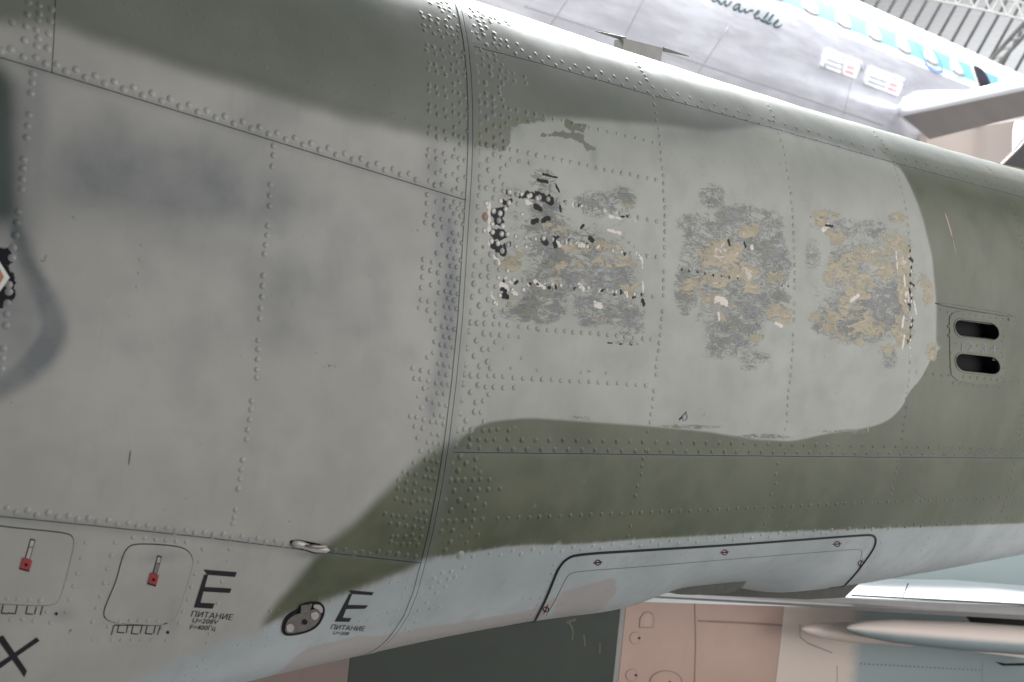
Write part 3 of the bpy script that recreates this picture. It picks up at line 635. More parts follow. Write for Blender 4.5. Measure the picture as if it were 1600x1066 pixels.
#================================================================== SECOND JET BELOW
SEC = Surf(3.3, .75, .25, lambda X: np.full_like(np.asarray(X, float), .72), lambda X: np.full_like(np.asarray(X, float), 1.1), 4.0, 4.0, 1.2, (.5, 9))
def build_second():
    root = empty('second_jet', (4, 4.0, -.4), 'tan, cream and dark green jet standing low behind the camouflaged belly', 'aircraft')
    c = lambda v: (lambda q: np.full_like(np.asarray(q, float), v))
    X0 = SEC.inv([(545, 1050)])[0, 0]; X1 = SEC.inv([(972, 1010)])[0, 0]; X2 = SEC.inv([(1218, 1010)])[0, 0]; X3 = SEC.inv([(1345, 1010)])[0, 0]
    M_DG = simple('dark_green_panel_paint', (.032, .040, .032), .55, 0, .25, 6, .1, .3)
    M_TAN = simple('pink_tan_paint', (.37, .248, .205), .5, 0, .12, 5, .1)
    t = NT('cream_to_blue_paint', .5)
    sx = t.n.new('ShaderNodeSeparateXYZ'); t.l.new(t.pos(), sx.inputs[0])
    x = t.math('ADD', sx.outputs[0], t.math('MULTIPLY', t.noise(5, detail=4), .25))
    t.col(t.mix(t.ramp(x, X3-.0, X3+.18), (.52, .44, .39), (.235, .285, .295)))
    for nm, a, b, m in (('skin_panel', -.5, X0-.002, simple('brown_panel_paint', (.17, .125, .11), .55, 0, .2, 6)), ('skin_panel', X0, X1-.035, M_DG), ('panel_edge_strip', X1-.033, X1-.003, M_GREYP), ('skin_panel', X1, X2, M_TAN), ('skin_panel', X2+.004, 12.0, t.m)):
        panel(nm, SEC, c(a), c(b), c(-1), c(1), .05, 0, m, root, do_paint=False, wob=.001, skirt=.01)
    back = [(x_, y_) for x_, y_ in ((0, 0),)]
    M_TJ = simple('tan_panel_joint', (.20, .13, .105), .6)
    for pts in ('1085,932 1087,1000 1085,1070', '1090,970 1160,973 1222,977'): ribbon('panel_joint', SEC, PX(pts), .008, .0015, M_TJ, root, .001, 8, rnd=False)
    for pts in ('1250,975 1250,995 1262,1005 1300,1020', '1308,1040 1308,1070', '1535,1035 1535,1070'): ribbon('panel_joint', SEC, PX(pts), .006, .0015, simple('cream_joint', (.3, .27, .25), .6), root, .001, 8, rnd=False)
    def disc(cx, cy, rx, ry, nm='access_disc'):
        poly = [(cx+rx*math.cos(a), cy+ry*math.sin(a)) for a in np.linspace(0, 2*math.pi, 25)[:-1]]
        g = patch('disc_gap', SEC, [(cx+(x_-cx)*1.10, cy+(y_-cy)*1.10) for x_, y_ in poly], .0008, .001, M_TJ, root); g.name = 'access_disc'
        patch('cover', SEC, poly, .002, .002, M_TAN, g); patch('screw', SEC, [(cx+6+2*math.cos(a), cy+2*math.sin(a)) for a in np.linspace(0, 6.283, 9)[:-1]], .003, .001, M_DARK, g)
    disc(992, 938, 8, 7); disc(992, 997, 8, 9); disc(987, 1055, 9, 9); disc(1040, 1066, 24, 17)
    g = patch('access_cover', SEC, PX('998,981 999,966 1005,957 1012,955 1019,958 1022,966 1021,981'), .0010, .001, M_TJ, root)
    patch('cover', SEC, PX('999.5,979.5 1000.5,966 1006,958.5 1012,956.5 1018,959.5 1020.5,966 1019.5,979.5'), .0022, .002, M_TAN, g)
    M_BV = simple('greenish_weld_stain', (.070, .080, .048), .6, 0, .4, 40)
    for pts in ('888,972 896,985 894,1000', '912,992 914,1010', '937,1005 937,1022', '884,973 900,968'): ribbon('paint_drip', SEC, PX(pts), .010, .001, M_BV, root, .0008, 4)
    # dorsal wing slab
    M_W = simple('pale_blue_wing_paint', (.62, .67, .70), .35, 0, .06, 6); M_WG = simple('grey_wing_edge', (.20, .195, .195), .45, 0, .15, 10); M_GE = simple('green_edge_seal', (.05, .06, .04), .5)
    Yf, Yb = 2.75, 3.25
    A = [at_y(p, Yf) for p in ((960, 921), (960, 930), (960, 934), (960, 928))]; B = [at_y(p, Yf) for p in ((1680, 951), (1680, 966), (1680, 975), (1680, 961))]
    topA, topB = at_y((960, 918), Yf+.03), at_y((1680, 948), Yf+.03)
    bkA, bkB = at_y((1290, 908), Yb), at_y((1470, 902), Yb+.1); bkB2 = at_y((1690, 921), Yb+.1)
    dn = np.array((0, 0, -.05))
    wing = prism('wing', [topA, topB, bkB2, bkB, bkA], [topA+dn, topB+dn, bkB2+dn, bkB+dn, bkA+dn], M_W, root)
    prism('wing_edge', [at_y((960, 919), Yf), at_y((960, 928), Yf-.02), at_y((960, 932), Yf+.05), topA+dn*.1], [at_y((1680, 951), Yf), at_y((1680, 966), Yf-.02), at_y((1680, 973), Yf+.05), topB+dn*.1], M_WG, wing)
    prism('edge_seal', [at_y((1330, 929), Yf-.012), at_y((1330, 932), Yf-.015), at_y((1330, 932), Yf+.02), at_y((1330, 929), Yf+.02)], [at_y((1680, 947), Yf-.012), at_y((1680, 951), Yf-.015), at_y((1680, 951), Yf+.02), at_y((1680, 947), Yf+.02)], M_GE, wing)
    jt = [at_y((1419, 912), Yf+.25)+np.array((0, 0, .0)), at_y((1411, 932), Yf+.01)]
    tube('wing_joint', jt[0], jt[1], .003, .003, M_DARK, wing, 5)
    prism('dorsal_spine', [at_y(p, 3.45) for p in ((1440, 912), (1480, 900), (1600, 872), (1720, 845), (1720, 925))], [at_y(p, 3.75) for p in ((1440, 912), (1480, 900), (1600, 872), (1720, 845), (1720, 925))], M_TAN, root)
    prism('fin_fillet', [at_y(p, 3.35) for p in ((1515, 906), (1560, 898), (1590, 896), (1604, 901), (1700, 925), (1600, 918))], [at_y(p, 3.42) for p in ((1515, 906), (1560, 898), (1590, 896), (1604, 901), (1700, 925), (1600, 918))], M_OLIVE, root)
    # store pylon and rail
    M_P = simple('cream_store_paint', (.56, .47, .43), .45, 0, .08, 6)
    t = NT('store_highlight_two_tone', .45); sx = t.n.new('ShaderNodeSeparateXYZ'); t.l.new(t.pos(), sx.inputs[0])
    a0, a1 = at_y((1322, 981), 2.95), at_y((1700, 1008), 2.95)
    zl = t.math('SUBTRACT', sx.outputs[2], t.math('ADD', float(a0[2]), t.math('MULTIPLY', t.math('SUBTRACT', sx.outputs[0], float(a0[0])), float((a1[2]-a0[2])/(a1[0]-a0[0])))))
    t.col(t.mix(t.ramp(zl, -.02, .02), (.15, .19, .20), (.58, .50, .46)))  # cream upper half holds the top highlight in its colour, blue-grey below
    lathe('store_nose', at_y((1252, 983), 3.1), at_y((1420, 994), 3.1), [(0, .002), (.04, .018), (.15, .036), (.4, .050), (1, .055)], M_P, root)
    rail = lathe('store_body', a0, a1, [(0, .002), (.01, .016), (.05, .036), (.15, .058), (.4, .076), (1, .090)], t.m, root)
    prism('store_fin', [at_y(p, 3.0) for p in ((1335, 995), (1600, 1028), (1700, 1040), (1700, 1030), (1400, 996))], [at_y(p, 3.03) for p in ((1335, 995), (1600, 1028), (1700, 1040), (1700, 1030), (1400, 996))], M_P, root)
    patch('dark_vent', SEC, PX('1505,959 1580,965 1600,968 1608,978 1520,976'), .004, .004, M_DARK, root)
    patch('dark_slot', SEC, PX('1555,1034 1572,1037 1600,1036 1600,1040 1565,1040'), .004, .004, M_DARK, root)
    rr = [np.array((1345, 1037))+np.array((6.4, .35))*k for k in range(30)]
    rv = SEC.inv(rr); V = []; Fc = []
    for (X, T) in rv:
        P = SEC.P(X, T)+SEC.N(X, T)*.002; b = len(V); V += [P+np.array((math.cos(q)*.005, 0, math.sin(q)*.005)) for q in np.linspace(0, 6.283, 7)[:-1]]; Fc.append(tuple(range(b, b+6)))
    r_ = link('screws', mesh('screws', V, Fc, False), M_DARK, root); r_['kind'] = 'stuff'
build_second()

#================================================================== THE CAMOUFLAGED JET
JR = empty('jet_fuselage', (2.0, 2.35, .8), 'riveted grey and olive camouflaged jet fuselage with sanded-off markings', 'aircraft')
c_ = lambda v: (lambda q: np.full_like(np.asarray(q, float), v))
sA = seam_l(JET, PX('0,90 82,114 330,190 540,255 728,313')); sB = seam_l(JET, PX('0,807 150,822 330,841 480,860 658,880'))
sC = seam_l(JET, PX('742,73 850,101 1000,144 1195,197 1385,251 1600,309')); sD = seam_l(JET, PX('720,707 900,709 1200,713 1600,716'))
_j = JET.inv(dens(PX('712,-8 722,22 731,70 736,120 738,170 738,230 736,280 732,340 727,420 722,500 712,600 701,690 690,760 676,830 664,880 652,925 638,960 622,985'), 25, False))
_j = _j[np.argsort(_j[:, 1])]
def XJ(t): return np.interp(t, _j[:, 1], _j[:, 0])
def XJo(d): return lambda t: XJ(t)+d
XV = lambda t: np.interp(t, [-1, 1], [1, 1])*JET.inv([(84, 60)])[0, 0]
def off(f, d): return lambda q: f(q)+d
g = .0007; gt = g/JET.L
st = .0046
vent_holes_px = [rrect((1489, 496.5), (70, 8), (2.5, 30), 14), rrect((1490.5, 550), (70, 7.5), (2.5, 30), 14)]
vent_uv = [JET.uv(dens(np.array(h), 3)) for h in vent_holes_px]
hole_big = [JET.uv(dens(smoothpts([(h.mean(0)+(q-h.mean(0))*1.04) for q in h], closed=True, it=1), 3)) for h in map(np.array, vent_holes_px)]
BX0, BX1 = -.45, 5.0
panel('inner_structure', JET, c_(BX0), c_(BX1), c_(-1), c_(1), .02, -.0035, M_SEAM, JR, holes=hole_big, do_paint=False, wob=0)
PAN = {}
PAN['L1a'] = panel('skin_panel', JET, c_(BX0), off(XV, -g), off(sA, gt), c_(1), st, 0, SKIN, JR)
PAN['L1b'] = panel('skin_panel', JET, off(XV, g), XJo(-.008), off(sA, gt), c_(1), st, 0, SKIN, JR)
PAN['L2'] = panel('skin_panel', JET, c_(BX0), XJo(-.008), off(sB, gt), off(sA, -gt), st, 0, SKIN, JR)
PAN['L3'] = panel('skin_panel', JET, c_(BX0), XJo(-.008), c_(-1), off(sB, -gt), st, 0, SKIN, JR)
panel('joint_strap', JET, XJo(-.0110), XJo(-.0008), c_(-1), c_(1), .004, .0014, SKIN, JR)
panel('joint_strap', JET, XJo(.0008), XJo(.016), c_(-1), c_(1), .004, .0012, SKIN, JR)
PAN['R1'] = panel('skin_panel', JET, XJo(.0155), c_(BX1), off(sC, gt), c_(1), st, 0, SKIN, JR)
PAN['R2'] = panel('skin_panel', JET, XJo(.0155), c_(BX1), off(sD, gt), off(sC, -gt), .0034, 0, SKIN, JR, holes=hole_big)
PAN['R3'] = panel('skin_panel', JET, XJo(.0155), c_(BX1), c_(-1), off(sD, -gt), st, 0, SKIN, JR)
# far side of the fuselage, unseen from here
def far_side():
    X, T = np.meshgrid(np.linspace(BX0, BX1, 80), np.linspace(-1, 1, 60), indexing='ij'); P = JET.P(X, T); P[..., 1] = 2*(1.8+.55)-P[..., 1]
    i = np.arange(X.size).reshape(X.shape); F4 = np.stack([i[:-1, :-1], i[:-1, 1:], i[1:, 1:], i[1:, :-1]], -1).reshape(-1, 4)
    link('far_side_skin', mesh('far_side_skin', P.reshape(-1, 3), F4), M_OLIVE, JR)
far_side()

# ---------------------------------------------------------------- rivets
RIV = []                                 # (px, py, radius m, height factor)
def add(pts, r=.0046, h=.5, seat=0.0): RIV.extend([(x, y, r*1.0, h, seat) for x, y in pts])
def Z(s, ox, oy, k, r, h=.5): add([(ox+a/k, oy+b/k) for a, b in PX(s)], r, h)
def row(pts, n, r=.0046, h=.5, jit=.35, skip=0.0):
    p = np.array(pts, float); d = np.r_[0, np.cumsum(np.linalg.norm(np.diff(p, axis=0), axis=1))]; s = np.linspace(0, d[-1], n)
    q = np.c_[np.interp(s, d, p[:, 0]), np.interp(s, d, p[:, 1])]+rng.normal(0, jit, (n, 2))
    add([tuple(v) for v in q if rng.random() >= skip], r, h)
def rowp(a, b, n, shrink, r=.0046, h=.5):  # spacing shrinks by the factor 'shrink' from first to last
    k = np.linspace(1, shrink, n-1); s = np.r_[0, np.cumsum(k)]; s /= s[-1]; a, b = np.array(a), np.array(b)
    add([tuple(a+(b-a)*q+rng.normal(0, .3, 2)) for q in s], r, h)
K = 7.615
Z('245 35 340 35 380 25 445 35 355 80 420 105 480 90 390 135 475 130 135 152 168 212 237 190 247 243 338 228 328 280 432 247 472 210 535 187 165 300 240 325 180 367 290 403 355 372 440 320 500 342 392 445 452 403 517 427 578 312 580 372 592 455 545 505 207 535 203 600 284 558 310 640 383 595 413 675 487 558 490 630 550 655 640 630 632 690 575 740 237 755 222 823 307 775 327 858 398 810 432 895 510 773 505 838 570 862 665 830 652 893 237 1012 318 1035 527 998 592 970 420 1050', 640, 0, K, .0042)
Z('563 60 605 100 665 112 720 103 755 138 815 135 622 135 655 200 780 185 858 205 875 180 885 265 950 235 962 262 960 205 1018 222 1065 268 1145 258 1178 295 678 265 707 322 770 308 735 383 800 395 745 490 1010 460 1085 477 1155 492 997 517 1083 538 1170 562 1040 575 1283 527 1340 600 1265 640 1500 645 1437 687 852 603 778 625 1013 655 873 703 1027 723 797 780 873 775 1103 775 1087 838 1163 862 1233 873 808 850 1067 920 1157 940 1252 965 1370 915 1388 992 1108 993 1067 1040 810 970 560 20 610 45 650 60 700 70 640 20', 640, 0, K, .0042)
Z('722 195 820 250 835 297 915 328 862 360 883 417 825 462 1008 400 918 540 940 670 963 800 970 885 903 990', 640, 0, K, .0052)
Z('230 13 335 50 437 87 525 28 590 50 663 80 605 157 242 182 322 210 420 240 233 258 338 298 443 332 522 188 525 272 600 300 665 328 690 255 607 400 240 447 330 468 420 500 228 525 440 595 535 450 530 537 595 558 658 580 690 495 605 653 228 718 315 737 408 765 213 790 322 825 430 862 545 718 520 802 587 825 655 845 240 922 380 968 318 995 440 1028 588 933 520 1010 663 1045', 640, 140, K, .0041)
Z('1075 48 1107 128 1130 208 1195 228 1277 247 1098 315 1195 338 1297 358 1397 282 1420 382 1502 305 1153 403 1092 445 1090 540 1125 620 1125 700 1203 717 1293 735 1415 763 1515 785 1093 807 1207 833 1303 855 1428 878 1153 900 1092 943 1083 1043', 640, 140, K, .0042)
Z('823 55 910 52 997 95 840 150 917 167 1003 185 835 243 1002 280 925 333 838 390 1010 430 927 487 838 545 1013 580 848 645 922 660 1013 683 838 740 1010 775 935 842 838 905 940 960 830 1050 333 568', 640, 140, K, .0052)
Z('80 15 233 20 578 10 515 135 570 112 635 178 210 187 205 290 318 272 425 255 533 272 612 298 417 357 493 332 570 353 645 380 527 413 605 440 210 427 295 453 380 478 483 497 555 520 635 540 185 517 292 550 395 575 335 657 513 640 590 660 467 722 537 742 620 763 393 788 497 830 570 852 322 880 458 922 533 943 607 965 163 957 268 990 372 1023 488 1033 557 1050 160 1055', 640, 280, K, .0042)
Z('303 73 385 65', 640, 280, K, .0050)
Z('835 15 1000 30 840 100 915 108 1020 130 825 195 1120 70 1118 147 1190 157 1277 183 1000 225 915 290 1083 260 1183 283 1285 295 1415 205 1520 230 815 330 1000 378 1078 408 1145 357 805 500 895 450 1063 492 985 535 1110 560 810 610 890 615 988 630 1098 652 1167 657 975 738 1053 765 1168 780 803 715 1103 853 790 873 962 895 1047 905 870 975 1028 990 775 1030 940 1045', 640, 280, K, .0047)
Z('1260 678 1383 700 1267 803 1387 810 1340 418 1342 570 1497 713', 640, 280, K, .0036)
Z('163 5 248 22 337 48 152 100 447 90 503 97 575 122 360 160 468 185 542 207 138 225 257 195 425 268 497 285 570 300 350 287 457 357 527 378 135 373 223 390 317 418 418 452 485 463 557 478 112 467 215 497 318 527 262 617 435 580 507 603 315 717 390 687 463 705 530 720 413 805 483 820 297 870 368 905 433 918 510 937 280 998 388 1023 455 1035 212 1055', 640, 420, K, .0042)
Z('1058 107 1140 110 1238 128 1350 138 935 200 930 368 1020 215 1220 248 1355 250 1075 320 1010 400 993 492 1120 497 1018 567 998 660 1078 660 1168 672 1305 690 1418 700 1520 712 975 782 1077 793 1188 803 1308 810 1018 875 950 962 943 8 1065 10 1165 25', 640, 420, K, .0043)
Z('763 75 850 85 943 95 765 180 845 265 745 335 830 437 730 515 900 540 725 640 803 648 895 653 708 745 888 770 793 857 683 945 870 958 768 1040', 640, 420, K, .0054)
Z('213 10 340 62 412 77 485 97 33 120 137 145 240 165 360 178 440 198 57 242 132 248 218 268 315 295 390 303 460 315 170 358 335 413 408 423 215 485 283 527 360 547 435 563 140 588 300 668 373 685 8 688 82 703 168 730 257 755 328 763 403 780 63 810 157 835 267 897 345 915 93 947 217 1000 290 1010 360 1023', 640, 560, K, .0042)
Z('922 40 960 118 937 210 1015 210 1115 217 1238 230 1350 240 1465 243 905 342 1000 345 1115 352 1245 350 940 432 875 508 847 643 885 753 875 860 962 857 1047 848 1180 860 822 970 915 973 1010 970 1173 963 1337 965 1510 970', 640, 560, K, .0045)
Z('1207 118 1515 140 97 457', 640, 560, K, .0030)
Z('665 75 835 93 655 190 733 203 825 208 643 303 815 320 725 405 620 495 787 525 773 637 597 655 672 742 655 845 735 850 573 858 553 965 723 953 713 1045 543 1040', 640, 560, K, .0054)
Z('400 38 437 188 545 195 613 212 357 327 495 295 567 307 635 327 515 405 583 418 233 440 298 458 378 475 480 497 537 510 605 527 172 538 267 560 370 577 165 637 260 658 352 682 470 640 542 655 140 760 237 783 330 805 410 770 480 780 548 800 418 912 490 922 97 957 165 967 247 978 10 940 370 997 430 1012 497 1027', 600, 680, K, .0043)
Z('1137 155 1370 167 1090 287 1083 400 1143 450 1063 535 1147 530 1253 533 1018 650 1128 653 1240 650 1382 640 1100 755 985 843 1197 828 1070 905 955 1022 1062 1015 1168 1003', 600, 680, K, .0046)
Z('837 145 905 260 805 345 975 340 880 423 787 540 867 540 950 538 833 665 723 775 895 780 795 900 765 1030 850 1025 675 1030', 600, 680, K, .0056)
Z('225 140 322 152 418 172 507 182 597 200 245 295 305 298 403 297 487 275 595 300 518 338 230 358 293 388 372 387 447 390 555 397 80 478 420 518 527 535', 580, 800, K, .0046)
Z('208 492 313 505', 580, 800, K, .0056)
Z('1060 300 1183 190 1268 280 1133 370 1210 530 1410 490 1100 663 845 725 950 710 748 787 813 838 917 800 998 775 713 903 880 890 777 965', 580, 800, K, .0046)
Z('830 237 970 225 940 360 880 460', 580, 800, K, .0056); Z('1060 515', 580, 800, K, .0075)
Z('230 848 333 830 445 812 418 902 495 880 377 1020 460 1000', 580, 800, K, .0030)
Z('683 260 765 235 620 403 505 437 393 470 275 515 175 540 597 483 543 583 490 670 655 470 625 565 570 670 450 750', 540, 900, K, .0031)
Z('965 322 870 410 1010 388 1117 377 792 492 832 548 720 630 767 660', 540, 900, K, .0043)
# forward skin
rowp((119, 109), (639, 272), 20, .82, .0047); rowp((103, 112), (650, 281), 21, .80, .0047)
add(PX('427,228 427,243 425,260 422,289 421,306 421,322 418,353 417,368 415,383 413,397 411,431 410,447 409,464 407,482 406,498 403,532 403,546 402,562 401,578 401,590 393,627 392,640 390,656 387,672 385,687 379,719 377,734 375,749 372,764 368,797 366,809 364,818'), .0043)
add(PX('359,858 356,876 347,909 345,925 340,943 327,991 323,1005'), .0030); add(PX('373,1008 395,1008 341,1038 310,1041 325,1046 303,1062 272,1062 291,1055 318,1030 415,1010'), .0028)
add(PX('51,115 50,129 48,146 45,179 43,197 41,215 36,249 35,263 34,280 33,296 28,331 26,348 24,368 20,387 19,403 14,445 14,456 12,474 10,491 9,509 5,545 3,561 2,577'), .0045)
add(PX('221,383 219,405 217,427 214,449'), .0022)
Z('395 25 545 65 710 125 380 195 545 185 525 275 695 288 165 310 358 365 505 410 672 465 532 528 337 560 510 637 660 670 150 682 15 705 322 790 497 797 632 885 787 893 910 992 457 1022', 0, 0, 8.883, .0045)
rowp((-22, 790), (378, 839), 14, .88, .0043); rowp((-8, 797), (362, 840), 13, .88, .0043)
add(PX('391,844 403,841 415,847 431,845 444,851 523,860 539,859 553,865 565,863 577,866 591,862'), .0045)
add(PX('180,848 174,868 168,889 163,911 157,932 151,950 145,972 145,999 317,858 311,878 305,897 299,917 294,937 286,955 280,974 208,840 226,841 243,843 259,844 275,846 291,847 134,848 127,872 121,896 115,916 109,937 103,957 17,968 35,968 53,970 73,956 79,973 175,1000 190,1000 206,1000 220,1000 237,1000 260,1001 169,979 254,982'), .0032)
add(PX('498,935 517,939 509,962 436,975 413,985 419,996 448,999 422,955 434,953'), .0030)
# faint flush rivets of the upper forward skin
for k in range(5): rowp((130+40*k, -5+k*2), (655, 195-38*k), 24-3*k, .85, .0030, .10)
# aft skin
rowp((816, 79), (1541, 283), 41, .72, .0046); rowp((806, 85), (1558, 298), 42, .72, .0046); rowp((1558, 288), (1600, 299), 4, 1)
add(PX('986,89 993,97 999,104 1003,111 1008,118 1011,125 1200,165 1204,172 1209,182 1202,188 1365,206 1369,213 1377,219 1381,226 1386,232 1380,239 1542,260 1547,265 1552,270 1557,277'), .0046)
row(PX('1020,152 1030,204 1036,261 1039,335 1038,414 1035,493 1028,559 1021,619 1016,660'), 42, .0044, .5, .5, .05)
add(PX('1012,674 1009,704 1005,717 1003,728 1002,741 996,760 993,775 985,822 981,838'), .0042)
row(PX('1217,208 1227,240 1234,290 1239,335 1242,420 1241,500 1238,560 1233,605 1229,665 1224,682'), 40, .0047, .5, .5, .08)
add(PX('1215,724 1212,741 1212,756 1205,773 1199,807 1195,819'), .0046)
add(PX('1398,257 1400,265 1403,273 1406,282 1409,293 1411,304 1414,317 1416,327 1418,340 1419,352 1420,365 1422,378 1422,566 1421,580 1420,593 1419,603 1418,613 1416,623 1416,636 1414,650 1412,662 1411,673 1409,685 1403,720 1402,730 1400,738 1398,752 1394,765 1392,774'), .0048)
row(PX('1420,388 1424,440 1424,500 1422,556'), 15, .0050, .5, .5)
add(PX('1576,308 1581,318 1584,328 1588,338 1590,347 1593,357 1595,370 1597,380 1599,390 1600,630 1598,648 1597,659 1596,669 1594,678 1592,688 1585,724 1583,736 1581,748 1577,764 1574,777 1569,791 1566,799'), .0050)
row(PX('823,176 921,200 1021,223'), 15, .0043); row(PX('826,240 925,261 1025,282'), 16, .0043)
row(PX('815,303 883,317 952,331 1026,346'), 16, .0043); row(PX('850,372 923,387 1025,402'), 14, .0043)
row(PX('862,444 946,454 1020,463'), 12, .0043); row(PX('842,515 912,520 1017,530'), 14, .0043); row(PX('832,592 905,596 1009,602'), 13, .0044)
add(PX('908,582 947,583 787,545 815,560'), .0028)
rowp((794, 687), (1597, 701), 44, .72, .0050); rowp((780, 702), (1589, 711), 44, .72, .0050)
rowp((777, 811), (1597, 776), 59, .70, .0046)
rowp((801, 861), (1596, 808), 30, .72, .0050); rowp((782, 868), (1583, 812), 30, .72, .0050)
add(PX('1377,848 1371,862 1368,870 1362,878 1356,887 1453,840 1446,850 1440,860 1425,882 1415,895 1554,828 1548,840 1541,852 1527,872 1518,881'), .0046)
row(PX('1352,910 1450,893 1600,866'), 26, .0046)
add(PX('866,883 863,896 858,907 853,920 846,934 840,945 836,953 831,961 826,968 817,977 831,935'), .0050)
row(PX('963,872 1130,860 1330,846'), 19, .0030, .4); row(PX('949,884 1120,871 1300,856'), 18, .0030, .4); add(PX('906,877 913,886 885,883 891,893 873,905 878,914 864,925 866,936 838,968 845,970'), .0030, .4)
add(PX('1469,484 1480,487'), .0036); add(PX('1504,491 1514,491 1524,493 1535,494 1546,496 1556,497 1566,498 1576,499 1564,507 1567,517 1567,525 1565,533 1566,542 1564,551 1565,557 1567,565 1567,575 1564,589 1485,495 1482,510 1482,524 1485,550 1485,573 1493,536 1526,540 1558,543'), .0036, .5, .0018)
add(PX('1504,588 1515,589 1526,590 1537,591 1547,592 1557,593'), .0048, .5, .0018); add(PX('1489,598 1500,599 1509,600 1520,602 1531,603 1542,603 1562,604 1432,582 1446,584 1458,584 1471,586 1482,586 1568,595 1578,595 1592,596'), .0042)
row(PX('830,118 920,140 1000,160'), 12, .003, .10); row(PX('1050,240 1180,262'), 9, .003, .08)

add(PX('187,970 203,969 217,969 231,969 246,970 11,935 27,936 46,937 63,938'), .0040, .5, .0015)
def build_rivets():
    A = np.array(RIV); q = JET.inv(A[:, :2]); P = JET.P(q[:, 0], q[:, 1]); N = JET.N(q[:, 0], q[:, 1])
    ok = ((CAM-P)*N).sum(1) > .03
    A, q, P, N = A[ok], q[ok], P[ok], N[ok]; P = P+N*A[:, 4:5]
    # drop doubles
    keep = []
    for i in range(len(A)):
        if all((A[i, 0]-A[j, 0])**2+(A[i, 1]-A[j, 1])**2 > 14 for j in keep[-140:]): keep.append(i)
    A, q, P, N = A[keep], q[keep], P[keep], N[keep]
    dist = np.linalg.norm(P-CAM, axis=1); size = A[:, 2]/dist*np.where(A[:, 3] < .2, .1, 1); order = np.argsort(-size)
    n = 10; ang = np.arange(n)*2*np.pi/n
    prof = [(1.50, -.2), (1.38, .05), (1.0, .10), (.95, .30), (.76, .70), (.40, .95)]
    F = [(i*n+j, i*n+(j+1) % n, (i+1)*n+(j+1) % n, (i+1)*n+j) for i in range(5) for j in range(n)]+[(5*n+j, 5*n+(j+1) % n, 6*n) for j in range(n)]
    worn_c = [(800, 345, 55, 60), (910, 385, 110, 30), (800, 465, 40, 20), (980, 455, 40, 15), (1424, 470, 12, 90), (850, 440, 80, 25)]
    def one(i):
        nn = N[i]; u = np.cross([0, 0, 1.], nn); u /= np.linalg.norm(u); v = np.cross(nn, u); r = A[i, 2]*(.93+.14*rng.random()); hh = A[i, 3]*2*(.16+.12*rng.random())
        tilt = rng.normal(0, .03, 2); nn = nn+u*tilt[0]+v*tilt[1]
        V = np.vstack([P[i]+(np.cos(ang)[:, None]*u+np.sin(ang)[:, None]*v)*r*k+nn*(r*h*hh) for k, h in prof]+[P[i]+nn*r*hh])
        return V
    def worn(i):
        for cx, cy, rx, ry in worn_c:
            if ((A[i, 0]-cx)/rx)**2+((A[i, 1]-cy)/ry)**2 < 1 and rng.random() < .7: return True
        return False
    def pover(flag):
        def f(a, b, c):
            b[:, 0] = 0; b[:, 1] = 0; b[:, 3] = 0
            b[:, 2] = np.where(flag, .9, 0)
            c[:, 3] *= .5
            k_ = np.tile(np.r_[np.zeros(10), np.full(10, .15), np.full(10, .38), np.full(10, .15), np.zeros(21)], len(b)//61); c[:, 0] = 1-(1-c[:, 0])*(1-k_)
            b[:, 2] *= np.tile(np.r_[np.zeros(30), np.ones(31)], len(b)//61)
        return f
    inds = set(order[:300].tolist()); VV = []; FF = []; UU = []; FL = []
    for i in range(len(A)):
        V = one(i); U = np.repeat([[q[i, 0], q[i, 1]*JET.L]], len(V), 0); wn = worn(i)
        if i in inds:
            me = mesh('rivet', V, F); paint(me, U, pover(wn)); link('rivet', me, SKIN, JR)
        else:
            b = len(VV)*61; VV.append(V); FF += [tuple(b+k for k in f) for f in F]; UU.append(U); FL += [wn]*len(V)
    me = mesh('small_rivets', np.vstack(VV), FF); paint(me, np.vstack(UU), pover(np.array(FL)))
    o = link('small_rivets', me, SKIN, JR); o['kind'] = 'stuff'
    print('rivets', len(A))
build_rivets()

# ---------------------------------------------------------------- hatches, fittings, markings
def hatch(poly, hinge, latch):
    cen = np.mean(poly, 0)
    h = patch('access_hatch', JET, poly, .0016, .0022, SKIN, JR, do_paint=True, step=5, grid=.012)
    p = np.vstack([poly, poly[:1]]); ribbon('hatch_gap', JET, p, .0026, .0006, M_DARK, h, .0006, 5, rnd=False)
    for (p0, pu, pv) in hinge: 
        a = np.array(p0, float); ribbon('hinge_line', JET, [a, a+np.array(pu)], .0018, .0007, M_DARK, h, .0006, 4, rnd=False)
        if pv is not None: ribbon('hinge_line', JET, [a+np.array(pu), a+np.array(pu)+np.array(pv)], .0016, .0007, M_DARK, h, .0006, 4, rnd=False)
    (x, y), (ux, uy), w_, L1, L2 = latch
    d = np.array((ux, uy), float); d /= np.linalg.norm(d); n = np.array((-d[1], d[0])); o = np.array((x, y), float)
    def rc(a, b, hw): return [o+d*a-n*hw, o+d*b-n*hw, o+d*b+n*hw, o+d*a+n*hw]
    sl = patch('latch_slot', JET, rc(0, L1, w_*.5), .0022, .0012, M_DARK, h); patch('latch_plate', JET, rc(2, L1*.38, w_*.34), .0027, .0010, M_PALE, sl)
    if L2 > 0: patch('latch_plate', JET, rc(L1*.42, L1-1, w_*.34), .0027, .001, M_PALE if L2 == 2 else M_STEEL, sl)
    bt = patch('latch_button', JET, rc(L1, L1+16, w_*.95), .0034, .0024, M_RED, h); patch('button_rim', JET, rc(L1+16, L1+18.5, w_*.95), .0030, .002, M_DARK, h)
    patch('button_screw', JET, [o+d*(L1+9)+np.array((2.6*math.cos(a), 2.6*math.sin(a))) for a in np.linspace(0, 6.28, 9)[:-1]], .0038, .001, M_DARK, bt)
